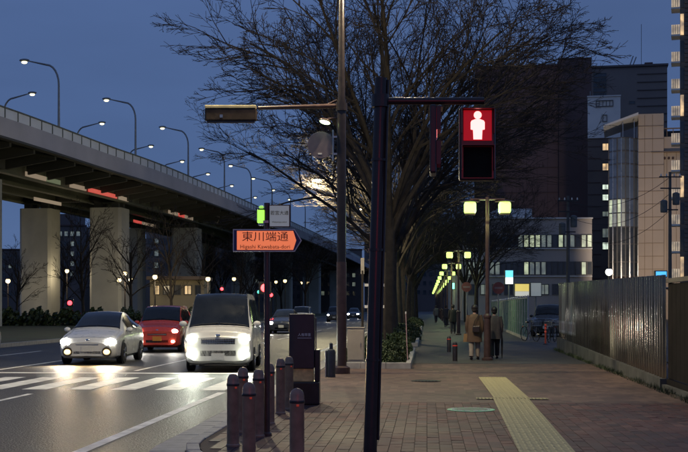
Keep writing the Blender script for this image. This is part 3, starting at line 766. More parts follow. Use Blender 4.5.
# ------------------------------------------------------------------ pedestrian signals on leaning pole
DS = 11.5; b0 = W(369.5,DS); KX = lambda px: (px-369.5)/F*DS; KZ = lambda py: ZZ(py,DS)
pp = thing('signal_pole','slightly leaning dark pole in the foreground carrying the pedestrian signals','signal pole',(b0.x,b0.y,0),TH)
ln = lambda py: KX(369.5+(468.7-py)*.0295)
MB().tube([(0,0,-.02),(ln(250),0,KZ(250)),(ln(78),0,KZ(78))],[.066,.062,.058],18).build('pole',M_BLACK,pp,True)
MB().tube([(ln(440)+.074,-.01,KZ(440)),(ln(80)+.069,-.01,KZ(80))],.012,8).build('conduit',M_BLACK,pp,True)
for py in (160,250,360): MB().lathe([(.072,-.012),(.072,.012)],16,(ln(py),0,KZ(py))).build('band',M_BLACK,pp)
MB().lathe([(.13,-.01),(.13,.03),(.08,.06)],18).build('base',M_BLACK,pp)
def man_poly():
    k=1.12; sc_=lambda P: [(x*k,z*k) for x,z in P]
    body=[(-.052,.045),(-.06,.03),(-.06,-.03),(-.04,-.035),(-.036,-.115),(.036,-.115),(.04,-.035),(.06,-.03),(.06,.03),(.052,.045),(.02,.058),(-.02,.058)]
    head=[(.034*math.cos(2*PI*k/14), .092+.034*math.sin(2*PI*k/14)) for k in range(14)]
    return sc_(body), sc_(head)
M_MAN = emit('red_man_light',(1,.27,.25),3.2); M_REDP = emit('red_lens_halo',(1,.008,.02),.27,(.2,.01,.01)); M_GREEND = mat('unlit_green_lens',(.006,.012,.011),.8,0,.2,9,spec=.1)  # red lens emission paints the halo round the lit man
def ped_signal(t, w=.345, lit=True):
    # local: front faces -y, top centre of the head at the origin, hangs down .70
    hw = w/2
    MB().box(-hw,hw,-.05,.05,-.70,0,.02).build('housing',M_BLACK,t)
    for k in (0,1):
        zc = -.175-.35*k+.0
        ln_ = MB().box(-.135,.135,-.058,-.0505,zc-.145,zc+.145,.003).build('lens',M_REDP if k==0 else M_GREEND,t)
        if k == 0:
            b,hd = man_poly(); m_ = MB(); m_.plate([(x,z+zc-.005) for x,z in b],-.062,-.0585); m_.plate([(x,z+zc-.005) for x,z in hd],-.0622,-.0585); m_.build('red_man',M_MAN,ln_)
        v = MB(); v.box(-.15,.15,-.15,-.051,zc+.15,zc+.156); v.box(-.156,-.15,-.12,-.051,zc-.08,zc+.156); v.box(.15,.156,-.12,-.051,zc-.08,zc+.156); v.build('visor',M_BLACK,t)
hx = KX(477)
ps = thing('pedestrian_signal','pedestrian signal facing the camera with its red standing man lit','pedestrian signal',(b0.x,b0.y,0),TH)
hd = Vector((math.cos(TH),math.sin(TH),0))
MB().tube([(ln(101)+.05,0,KZ(101)),(KX(484),0,KZ(101))],.036,12).build('arm',M_BLACK,ps,True)
MB().lathe([(.085,-.06),(.085,.06)],16,(ln(101),0,KZ(101))).build('clamp',M_BLACK,ps)
ps2 = thing('pedestrian_signal','pedestrian signal seen edge-on as a thin dark bar under the arm','pedestrian signal',W(433,DS,KZ(107))[:],TH+R(86))
ped_signal(ps2)
for ch in ps2.children: ch.scale=(1,.62,.93)
ped_signal(ps)
for ch in ps.children:
    if ch.name.split('.')[0] in ('housing','lens','visor'): ch.location=(hx,0,KZ(108))
# the opposite signal of the same crossing, behind the camera's shoulder, facing up the path
os_ = thing('pedestrian_signal','pedestrian signal on the opposite side of the crossing facing the far path','pedestrian signal',(1.9,1.2,3.4),TH+PI)
ped_signal(os_)
MB().tube([(.3,.1,-3.4),(.3,.1,.2)],.06,14).build('pole',M_BLACK,os_,True)
MB().tube([(.0,.1,.06),(.3,.1,.06)],.03,10).build('arm',M_BLACK,os_,True); MB().box(-.03,.03,.05,.1,-.02,.09).build('bracket',M_BLACK,os_)
lamp(os_,(0,-.3,-.2),170,(1,.03,.03),radius=.1)

# ================================================================== PATH LAMPS
M_PLAMP = emit('path_lamp_glass',(.66,1,.20),1.7)
def path_lamp_proto():
    t = thing('path_lamp','','street lamp',(0,0,0),0,'twin lantern lamps along the path')
    MB().lathe([(.16,0),(.16,.06),(.105,.09),(.10,1.22),(.12,1.24),(.12,1.30),(.07,1.36)],18).build('lower_post',M_BROWN,t,True)
    MB().tube([(0,0,1.34),(0,0,4.75)],[.062,.055],14).build('upper_post',M_BROWN,t,True)
    MB().tube([(-.5,0,4.68),(.5,0,4.68)],.03,10).build('crossbar',M_BROWN,t,True)
    for s in (-1,1):
        x=.5*s
        l = MB().box(x-.175,x+.175,-.175,.175,4.27,4.60,.06).build('lantern',M_PLAMP,t)
        MB().lathe([(.30,4.605),(.26,4.63),(.06,4.67)],4,(x,0,0)).build('cap',M_BROWN,l)
        MB().box(x-.15,x+.15,-.15,.15,4.24,4.268).build('base',M_BROWN,l)
    return t
PLP = path_lamp_proto()
for i,y in enumerate((35.1,67,86,104,120,136,152,168,184,200,216,232,250)):
    t = PLP if i==0 else copy_tree(PLP)
    t.location=(1.75,y,0); t['label']=f'brown path lamp with two square greenish lanterns, {ORD[i]} from the camera'
    if i < 4: lamp(t,(0,-.0,4.0),(90,70,60,60)[i],(.75,1,.42),radius=.2)

# ================================================================== FENCES ON THE RIGHT
M_CORR = mat('corrugated_steel',(.24,.20,.15),.15,.95,.22,1.4,.25,2.2)
fe = thing('metal_fence','tall corrugated metal hoarding along the right side of the pavement','fence',(0,0,0))
FA, FB = Vector((4.50,22.97,0)), Vector((4.82,44.0,0)); FL=(FB-FA).length; fd=(FB-FA).normalized(); fn=Vector((fd.y,-fd.x,0))
NP = 36; pw = FL/NP
def corr(pw):
    b=MB(); n=16; 
    for i in range(n+1):
        x=pw*i/n; ph=(i%8); d=(0,0,.012,.044,.055,.055,.044,.012)[ph]
        b.v += [(x,-d,0),(x,-d,1.96)]
    for i in range(n): b.f.append((2*i,2*i+2,2*i+3,2*i+1))
    return b.mesh('corrugated_panel')
cme=corr(pw-.004); cme.materials.append(M_CORR)
ang=math.atan2(fd.y,fd.x)
for i in range(NP):
    c=FA+fd*(pw*i); z=.20+.26*(i/NP)
    q=link('corrugated_panel',cme,None,fe); q.location=(c.x,c.y,z); q.rotation_euler=(rnd(-.006,.006),0,ang+rnd(-.02,.02)); q.scale=(1,-1,1)
for i in range(0,NP+1,3):
    c=FA+fd*(pw*i)+fn*.06; b=MB().tube([(c.x,c.y,-.1),(c.x,c.y,2.1+.26*i/NP)],.03,8).build('post',M_STEEL,fe)
for zz in (.5,1.9):
    a=FA+fn*.045; c=FB+fn*.045; MB().tube([(a.x,a.y,zz+.0),(c.x,c.y,zz+.26)],.022,6).build('rail',M_STEEL,fe)
a=FA; c=FB; b=MB(); hw=.10
pts=[]
for (P,zt_) in ((FA,.195),(FB,.455)):
    for s_ in (-.12,.09):
        for z in (-.1,zt_): q=P+fn*s_; pts.append((q.x,q.y,z))
b.add(pts,[(0,1,5,4),(2,6,7,3),(1,3,7,5),(0,2,3,1),(4,5,7,6)]).build('footing',mat('dark_concrete',(.10,.10,.085),.9,0,.4,1.5,.4,20),fe)
# translucent banner sheet tied on the fence's far end
bn=thing('fence_banner','pale mesh banner with a lighter printed strip at the far end of the fence','banner',(0,0,0))
def onf(d,z,off=-.045): q=FA+fd*d+fn*off; return (q.x,q.y,z)
def fpanel(d0,d1,z0,z1,off0,off1,name,m,par):
    b=MB(); v=[onf(d0,z0,off0),onf(d1,z0,off0),onf(d1,z1,off0),onf(d0,z1,off0),onf(d0,z0,off1),onf(d1,z0,off1),onf(d1,z1,off1),onf(d0,z1,off1)]
    b.add(v,[(0,3,2,1),(4,5,6,7),(0,1,5,4),(1,2,6,5),(2,3,7,6),(3,0,4,7)]); return b.build(name,m,par)
fpanel(FL-5.6,FL-.1,.62,2.34,-.045,-.035,'sheet',mat('banner_mesh',(.33,.34,.29),.7,0,.3,1.2),bn)
fpanel(FL-5.55,FL-.2,.66,1.06,-.049,-.0455,'printed_strip',mat('banner_print',(.55,.54,.52),.7,0,.15,3),bn)
for k in range(7):
    d=FL-5.3+k*.72; fpanel(d,d+.46,.74,.98,-.051,-.0495,'printed_mark',mat('banner_ink',(.30,.25,.25),.7,0,.3,9),bn)
# darker gate nearer the camera
gt=thing('dark_gate','dark brown panelled gate at the right edge beyond the metal hoarding','gate',(0,0,0))
GA=Vector((4.42,17.6,0)); gd=(FA-GA).normalized(); gl=(FA-GA).length; M_GATE=mat('gate_brown',(.022,.018,.016),.9,0,.3,3,spec=.1)
gn=Vector((gd.y,-gd.x,0))
def gbox(d0,d1,z0,z1,o0,o1,name,m):
    v=[]
    for (d,o_) in ((d0,o0),(d1,o0),(d1,o1),(d0,o1)):
        q=GA+gd*d+gn*o_; v.append((q.x,q.y))
    return MB().prism(v,z0,z1).build(name,m,gt)
n=13
for i in range(n):
    d0=.1+(gl-.25)*i/n; d1=.1+(gl-.25)*(i+1)/n-.012; gbox(d0,d1,.22,1.98,0,.03,'board',M_GATE)
gbox(0,gl-.12,.10,.2,-.02,.05,'bottom_rail',M_GATE); gbox(0,gl-.12,2.0,2.08,-.03,.06,'top_rail',mat('gate_top',(.16,.12,.09),.5,0,.2,4))
for d in (0,gl/2,gl-.12): gbox(d,d+.09,-.1,2.0,.032,.12,'post',M_GATE)
gbox(0,gl-.1,-.1,.098,-.10,.14,'footing',MATS['dark_concrete'])
# white-green railing fence further on
rf=thing('railing_fence','long green wire fence with pale top rail beyond the driveway opening','fence',(0,0,0))
M_RAILG=mat('fence_green',(.16,.27,.20),.45,.2,.2,3)
y=56.5
i=0
while y < 104:
    x=4.7+(y-56.5)*.018
    MB().tube([(x,y,-.02),(x,y,2.05)],.035,8).build('post',M_STEEL,rf)
    MB().tube([(x,y,2.05),(x,y,2.11)],[.05,.03],8).build('post_cap',M_WHITEP,rf)
    x2=x+2*.018
    pn=MB()
    for k in range(1,20):
        f_=k/20; pn.tube([(x+(x2-x)*f_,y+2*f_,.1),(x+(x2-x)*f_,y+2*f_,1.95)],.014,4)
    for z in (.15,.75,1.35): pn.tube([(x,y+.03,z),(x2,y+1.97,z)],.014,4)
    pn.build('wire_panel',M_RAILG,rf)
    MB().tube([(x,y+.04,1.98),(x2,y+1.96,1.98)],.03,6).build('top_rail',M_STEEL,rf)
    MB().box(x-.09,x+.09,y,y+1.99,-.1,.12).build('base_block',M_CONC,rf)
    y+=2

# ================================================================== CARS
def catmull(a,b,c,d,t): return .5*((2*b)+(c-a)*t+(2*a-5*b+4*c-d)*t*t+(3*b-a-3*c+d)*t**3)
class CarShell:
    def __init__(s, stations): s.st=stations
    def params(s,u):
        n=len(s.st); i=max(0,min(n-2,int(u))); t=u-i
        g=lambda k: s.st[max(0,min(n-1,k))]
        return [catmull(a,b,c,d,t) if 0 < j < 99 else b+(c-b)*t for j,(a,b,c,d) in enumerate(zip(g(i-1),g(i),g(i+1),g(i+2)))]
    def P(s,u,v):
        mir=1
        if v>6: v=12-v; mir=-1
        y,zb,zm,zl,zt,wb,wm,wl,wt=s.params(u)
        pts=[(0,zb),(wb,zb),(wm,zm),(wl,zl),(wt,zt-.06),(wt*.82,zt),(0,zt+.03)]
        g=lambda k: (-pts[-k][0],pts[-k][1]) if k<0 else ((-pts[12-k][0],pts[12-k][1]) if k>6 else pts[k])
        i=max(0,min(5,int(v))); t=v-i
        # softened corners
        x=catmull(g(i-1)[0],g(i)[0],g(i+1)[0],g(i+2)[0],t); z=catmull(g(i-1)[1],g(i)[1],g(i+1)[1],g(i+2)[1],t)
        return Vector((x*mir,y,z))
    def N(s,u,v):
        e=.02; a=s.P(min(u+e,len(s.st)-1),v)-s.P(max(u-e,0),v); b=s.P(u,v+e)-s.P(u,v-e); n=a.cross(b)
        if n.length<1e-9: return Vector((0,0,1))
        n.normalize(); p=s.P(u,v); c=Vector((0,p.y,.7))
        return n if n.dot(p-c)>=0 else -n
    def body(s,nu=5,nv=3):
        b=MB(); n=(len(s.st)-1)*nu; m=12*nv
        for i in range(n+1):
            for k in range(m): b.v.append(s.P(i/nu,k/nv)[:])
        for i in range(n):
            for k in range(m): b.f.append((i*m+k,i*m+(k+1)%m,(i+1)*m+(k+1)%m,(i+1)*m+k))
        b.f.append(tuple(range(m))); b.f.append(tuple(n*m+k for k in reversed(range(m))))
        return b
    def patch(s,u0,u1,v0,v1,off=.008,nu=8,nv=10,taper=None):
        b=MB()
        for i in range(nu+1):
            f=i/nu; va,vb=v0,v1
            if taper: va=v0+(taper[0]-v0)*f; vb=v1+(taper[1]-v1)*f
            for k in range(nv+1):
                u=u0+(u1-u0)*f; v=va+(vb-va)*k/nv; b.v.append((s.P(u,v)+s.N(u,v)*off)[:])
        for i in range(nu):
            for k in range(nv): b.f.append((i*(nv+1)+k,i*(nv+1)+k+1,(i+1)*(nv+1)+k+1,(i+1)*(nv+1)+k))
        return b
def carpaint(name,c,metal=0.):
    m=mat(name,c,.28,metal,.04,2); m.node_tree.nodes['Principled BSDF'].inputs['Coat Weight'].default_value=.6; m.node_tree.nodes['Principled BSDF'].inputs['Coat Roughness'].default_value=.06; return m
#            y    zb   zm   zl   zt    wb   wm   wl   wt
VAN=[(0.00,.30,.52,.80,.86, .62,.78,.78,.66),(.10,.24,.52,.92,1.02,.72,.835,.835,.74),(.34,.22,.55,1.04,1.13,.76,.85,.845,.78),(.62,.22,.55,1.10,1.42,.76,.85,.845,.74),
     (.98,.22,.55,1.12,1.86,.76,.85,.845,.69),(1.3,.22,.55,1.12,1.97,.76,.85,.845,.68),(2.2,.22,.55,1.12,1.98,.76,.85,.845,.68),(3.4,.22,.55,1.12,1.98,.76,.85,.845,.68),(4.45,.24,.55,1.12,1.95,.76,.85,.84,.67),(4.69,.32,.6,1.1,1.80,.70,.80,.79,.62)]
PRIUS=[(0.0,.26,.42,.56,.62,.55,.66,.62,.52),(.14,.20,.44,.66,.74,.68,.80,.76,.66),(.45,.18,.46,.76,.84,.74,.85,.82,.74),(1.0,.18,.48,.84,.95,.76,.87,.84,.74),(1.22,.18,.48,.88,1.03,.76,.87,.84,.70),
     (1.75,.18,.48,.91,1.30,.76,.87,.83,.62),(2.2,.18,.48,.93,1.46,.76,.87,.83,.57),(2.7,.18,.48,.95,1.49,.76,.87,.83,.56),(3.5,.18,.5,.98,1.38,.76,.87,.82,.54),(4.1,.22,.52,1.0,1.2,.74,.85,.80,.55),(4.42,.3,.55,.92,1.05,.66,.78,.74,.55)]
TALL=[(0.0,.28,.46,.68,.76,.56,.70,.68,.56),(.12,.22,.46,.80,.90,.68,.80,.79,.70),(.5,.2,.48,.92,1.0,.72,.835,.82,.74),(.72,.2,.48,.98,1.10,.72,.84,.82,.73),
     (1.1,.2,.48,1.0,1.46,.72,.84,.82,.68),(1.4,.2,.48,1.0,1.64,.72,.84,.82,.65),(2.2,.2,.48,1.0,1.68,.72,.84,.82,.65),(3.2,.2,.48,1.0,1.66,.72,.84,.82,.64),(3.6,.26,.5,.98,1.5,.7,.82,.8,.6),(3.72,.34,.55,.95,1.4,.64,.76,.75,.56)]
M_HEAD=emit('headlamp_lens',(1,.97,.86),60); M_HEADV=emit('headlamp_lens_cool',(.95,1,.84),48); M_FOGW=emit('fog_lamp_amber',(1,.66,.25),3.2)
M_PLATE=mat('number_plate',(.62,.62,.58),.5,0,.08,30); M_GRILLE=mat('grille_black',(.02,.02,.022),.4,0,.2,20)
def wheel_meshes(r):
    ty=MB().lathe([(r*.62,-.10),(r*.94,-.10),(r,-.07),(r,.07),(r*.94,.10),(r*.62,.10)],24,(0,0,0),'x').mesh('tyre',True); ty.materials.append(M_RUBBER)
    ri=MB().lathe([(r*.62,.075),(r*.60,.098),(r*.5,.085),(r*.16,.09),(r*.14,.105),(.01,.107)],24,(0,0,0),'x')
    for k in range(5):
        a=2*PI*k/5; c,s_=math.cos(a),math.sin(a); ri.tube([(.095,c*r*.12,s_*r*.12),(.098,c*r*.56,s_*r*.56)],.025,5)
    ri=ri.mesh('rim',True); ri.materials.append(M_RIM); return ty,ri
WH=wheel_meshes(.31)
def car(name,label,cat,loc,rz,ST,paint,kw):
    L=ST[-1][0]; sh=CarShell(ST); t=thing(name,label,cat,loc,rz,kw.get('group'))
    body=sh.body().build('body',paint,t,True)
    cw,rf_,rr=kw['cowl'],kw['rooff'],kw['roofr']
    ws=sh.patch(cw+.12,rf_-.1,4.2,7.8,.012).build('windscreen',M_GLASSD,t,True)
    for a,b in ((0,1),(1,2)):
        pass
    for side in (0,1):
        for (ua,ub) in kw['side']:
            va,vb=(3.12,3.86) if not side else (12-3.12,12-3.86)
            w_=sh.patch(ua,ub,va,vb,.010,8,5).build('side_window',M_GLASSD,t,True)
    sh.patch(kw['rear'][0],kw['rear'][1],4.25,7.75,.012).build('rear_window',M_GLASSD,t,True)
    for sx in (-1,1):
        for yy in (kw['axf'],L-kw['axr']):
            x=sx*(kw['w']-.075)
            ar=MB().lathe([(.37,-.004),(.37,.012)],26,(sx*(kw['w']-.012),yy,.33),'x').build('wheel_arch',M_GRILLE,t)
            wh=bpy.data.objects.new('wheel',None); col.objects.link(wh); wh.parent=t; wh.location=(x,yy,.31); wh.rotation_euler=(0,0,0 if sx>0 else PI)
            link('tyre',WH[0],None,wh); link('rim',WH[1],None,wh)
        # headlamp
        hx,hy,hz=kw['head']; hl=MB().ball((sx*hx,hy,hz),kw['hsize'],14,8).build('headlamp',kw['hm'],t,True)
        if kw.get('beam'): 
            lamp(t,(sx*hx,hy-kw['hsize'][1]-.06,hz),kw['beam'],kw.get('bc',(1,.96,.85)),'SPOT',.05,100,(R(84),0,PI))
        if kw.get('fog'):
            fx,fy,fz,fr,fm=kw['fog']
            if kw.get('fogbeam'): lamp(t,(sx*fx,fy-.1,fz),kw['fogbeam'],(1,.62,.22) if fm is M_FOGW else (.95,1,.82),'SPOT',.05,120,(R(80),0,PI))
            MB().ball((sx*fx,fy,fz),(fr,.06,fr*.8),14,8).build('fog_lamp',fm,t,True)
            if fm is M_FOGW: MB().lathe([(fr*1.5,fy+.01),(fr*1.45,fy-.012),(fr*1.05,fy)],16,(sx*fx,0,fz),'y').build('fog_surround',M_GRILLE,t)
        mx_,my_,mz_=kw['mirror']
        mi=MB().ball((sx*(mx_+.09),my_,mz_),(.10,.06,.075),12,7).build('door_mirror',paint if kw.get('mp',1) else M_GRILLE,t,True)
        MB().tube([(sx*(mx_-.05),my_+.03,mz_-.05),(sx*(mx_+.05),my_+.01,mz_-.02)],.018,6).build('stalk',M_GRILLE,mi)
        # door handle, seam
        MB().box(sx*kw['w']-.012,sx*kw['w']+.012,kw['hdl']-.1,kw['hdl']+.1,.86,.885).build('door_handle',paint,t)
    gx,gy,gz0,gz1=kw['grille']; MB().box(-gx,gx,gy,gy+.06,gz0,gz1,.012).build('grille',M_GRILLE,t)
    for k in range(kw.get('bars',2)):
        z=gz0+(gz1-gz0)*(k+1)/(kw.get('bars',2)+1); MB().box(-gx*.95,gx*.95,gy-.012,gy-.001,z-.008,z+.008).build('grille_bar',M_CHROME,t)
    ix,iy,iz0,iz1=kw['intake']; MB().box(-ix,ix,iy,iy+.06,iz0,iz1,.012).build('air_intake',M_GRILLE,t)
    px_,py_,pz=kw['plate']; MB().box(-.165,.165,py_-.012,py_,pz-.083,pz+.083,.004).build('number_plate',kw.get('pm',M_PLATE),t)
    MB().ball((0,kw['emb'][0],kw['emb'][1]),(.06,.015,.042),12,7).build('emblem',M_CHROME,t,True)
    for s_ in (-1,1): 
        a=sh.P(cw+.14,6-1.2*s_)+sh.N(cw+.14,6)*.03; c=sh.P(cw+.28,6-.1*s_)+sh.N(cw+.28,6)*.03
    for us in kw['seams']:
        for va,vb in ((1.5,3.08),(12-1.5,12-3.08)): sh.patch(us,us+.025,va,vb,.004,1,8).build('door_seam',M_GRILLE,t)
    for us in kw['hoods']: sh.patch(us,us+.035,4.05,7.95,.004,1,14).build('bonnet_seam',M_GRILLE,t)
    for s_ in (-1,1):
        pts=[sh.P(cw+.13+.03*j,6-1.35*s_+.33*j*s_)+sh.N(cw+.13+.03*j,6-1.35*s_+.33*j*s_)*.03 for j in range(5)]
        MB().tube(pts,.009,4).build('wiper',M_GRILLE,t)
    MB().box(-kw['w']+.1,kw['w']-.1,.35,L-.35,.17,.24).build('underbody',M_GRILLE,t)
    for sx in (-1,1): MB().box(sx*.66-.06,sx*.66+.06,L-.10,L+.004,.8,.98).build('tail_lamp',M_REDREF,t)
    return t
M_VANW=carpaint('van_white',(.72,.71,.66)); M_SIL=carpaint('car_pearl',(.66,.66,.63)); M_RED=carpaint('car_red',(.72,.075,.045)); M_DARKC=carpaint('car_dark',(.03,.032,.04))
KV=dict(cowl=2,rooff=5,roofr=8,side=((3.25,4.75),(4.95,6.3),(6.45,7.7)),rear=(8.15,8.8),w=.85,axf=.95,axr=1.0,head=(.655,.045,.83),hsize=(.15,.09,.11),hm=M_HEADV,beam=170,bc=(.95,1,.82),
  fog=(.68,-.02,.46,.11,M_HEADV),fogbeam=60,mirror=(.86,.62,1.22),hdl=1.35,grille=(.44,.0,.70,.86),intake=(.46,-.0,.40,.56),plate=(0,-.012,.40),emb=(-.02,.93),bars=2,seams=(3.0,4.85,6.38),hoods=(1.95,))
KP=dict(cowl=3.9,rooff=6.2,roofr=8,side=((5.15,6.9),(7.0,8.4)),rear=(8.3,9.3),w=.87,axf=.92,axr=.95,head=(.64,.15,.655),hsize=(.165,.12,.105),hm=M_HEAD,beam=150,
  fog=(.56,-.01,.37,.095,M_FOGW),fogbeam=230,mirror=(.84,1.5,.98),hdl=2.1,grille=(.34,.0,.56,.60),intake=(.40,.0,.30,.40),plate=(0,-.012,.46),emb=(.06,.70),bars=1,seams=(4.2,6.95,8.45),hoods=(1.15,3.8))
KT=dict(cowl=3,rooff=5,roofr=7,side=((3.8,5.5),(5.6,6.8)),rear=(7.2,7.9),w=.84,axf=.75,axr=.75,head=(.62,.09,.76),hsize=(.13,.08,.08),hm=M_HEAD,beam=60,
  mirror=(.82,.95,1.08),hdl=1.8,grille=(.36,.0,.60,.70),intake=(.42,.0,.34,.46),plate=(0,-.012,.50),emb=(.03,.80),bars=1,seams=(3.2,5.55,6.85),hoods=(1.1,2.9))
def groundcar(px,py): return G(px,py,RZ)
p=groundcar(218,372.5); car('white_van','white delivery van with blazing headlights waiting behind the crosswalk','van',p,R(5.0),VAN,M_VANW,KV)
p=groundcar(87,365); car('pearl_hatchback','pearl white hatchback with amber fog lamps in the left lane','car',p,R(3.0),PRIUS,M_SIL,KP)
p=groundcar(157,352.5); kt=dict(KT); kt['pm']=mat('plate_orange',(.75,.30,.05),.5,0,.05,20); kt['fog']=(.58,.02,.40,.06,M_HEAD)
car('red_wagon','small red wagon waiting behind the pearl hatchback','car',p,R(3),TALL,M_RED,kt)
p=W(-80,34.5,RZ); car('silver_car','car cut off by the left edge of the picture','car',p,0,PRIUS,carpaint('car_silver',(.3,.31,.32),.5),dict(KP,beam=40))
for px,py,ST,K,M_,lab,nm,bm in ((281,334,PRIUS,KP,M_DARKC,'dark car with one headlight showing just right of the sign post','dark_car',40),
      (300,326,TALL,KT,M_SIL,'approaching car with bright headlights above the information pillar','approaching_car',40),
      (334,322,TALL,KT,M_DARKC,'approaching car with bright headlights left of the street light pole','approaching_car',40),
      (353,319,PRIUS,KP,M_DARKC,'far car with warm headlights right of the street light pole','far_car',30)):
    k2=dict(K,beam=bm,group='cars approaching in the distance'); k2.pop('fog',None)
    D=F*(EYE-RZ)/(py-HZ); car(nm,lab,'car',W(px,D,RZ),0,ST,M_,k2)

# parked dark car and scooter-like bicycles in the driveway opening
p=W(546,62,0); car('parked_car','dark parked car behind the driveway opening left of the metal hoarding','car',p,R(-14),TALL,M_DARKC,dict(KT,beam=0,hm=mat('headlamp_off',(.3,.3,.3),.15,.3,.1,9)))
def bicycle(loc,rz,label):
    t=thing('bicycle',label,'bicycle',loc,rz,'bicycles by the driveway')
    for yv in (0,1.05):
        b=MB(); n=22
        b.tube([(0,yv+.33*math.cos(2*PI*k/n),.33+.33*math.sin(2*PI*k/n)) for k in range(n+1)],.018,6)
        wv=b.build('wheel',M_RUBBER,t)
        sp=MB()
        for k in range(8): a=2*PI*k/8; sp.tube([(0,yv,.33),(0,yv+.31*math.cos(a),.33+.31*math.sin(a))],.004,3)
        sp.build('spokes',M_CHROME,wv)
    fr=MB(); fr.tube([(0,0,.33),(0,.22,.85)],.016,6); fr.tube([(0,.2,.78),(0,.62,.32)],.016,6); fr.tube([(0,.62,.32),(0,.72,.80)],.016,6); fr.tube([(0,.62,.32),(0,1.05,.33)],.012,6); fr.tube([(0,.70,.72),(0,1.05,.33)],.012,6); fr.build('frame',M_BLACK,t)
    MB().tube([(-.27,.34,1.0),(-.18,.24,1.0),(0,.21,.95),(.18,.24,1.0),(.27,.34,1.0)],.013,6).build('handlebar',M_CHROME,t)
    MB().tube([(0,.215,.84),(0,.21,.95)],.014,6).build('stem',M_CHROME,t)
    MB().ball((0,.76,.86),(.08,.13,.05),10,6).build('saddle',M_BLACK,t,True); MB().tube([(0,.72,.79),(0,.74,.84)],.013,6).build('seat_post',M_CHROME,t)
    b=MB(); b.box(-.16,.16,-.20,.05,.70,.72); 
    for k in range(6):
        x=-.16+.064*k; b.box(x-.004,x+.004,-.20,-.192,.72,.93); b.box(x-.004,x+.004,.042,.05,.72,.93)
    b.box(-.165,-.155,-.20,.05,.92,.935); b.box(.155,.165,-.20,.05,.92,.935); b.box(-.165,.165,-.205,-.195,.92,.935); b.box(-.165,.165,.045,.055,.92,.935)
    b.tube([(0,-.08,.71),(0,.0,.36)],.01,5); b.build('basket',M_STEEL,t)
    MB().box(-.025,.025,1.19,1.21,.62,.68).build('rear_reflector',M_REDREF,t)
    MB().tube([(0,1.05,.69),(0,1.20,.66)],.006,4).build('mudguard_stay',M_CHROME,t)
    return t
bicycle(W(536,54.0,0),R(25),'bicycle parked by the end of the green fence, nearer the path'); bicycle(W(549,52.5,0),R(-20),'bicycle parked in the driveway beside the orange marker post'); bicycle(W(555,56,0),R(12),'bicycle parked close to the end of the metal hoarding')
p=W(545.5,49.5,0); t=thing('marker_post','orange flexible marker post with red reflective bands in the driveway','marker post',(p.x,p.y,0))
MB().lathe([(.11,0),(.10,.03),(.05,.05)],14).build('base',M_BLACK,t); MB().tube([(0,0,.05),(0,0,.85)],.04,10).build('post',mat('marker_orange',(.5,.07,.03),.5,0,.1,9),t,True)
for z in (.5,.65,.78): MB().lathe([(.0415,z),(.043,z+.01),(.043,z+.05),(.0415,z+.06)],12).build('reflective_band',emit('band_red_glow',(1,.12,.06),.12,(.7,.06,.03)),t)  # bands glow by themselves in place of returned light

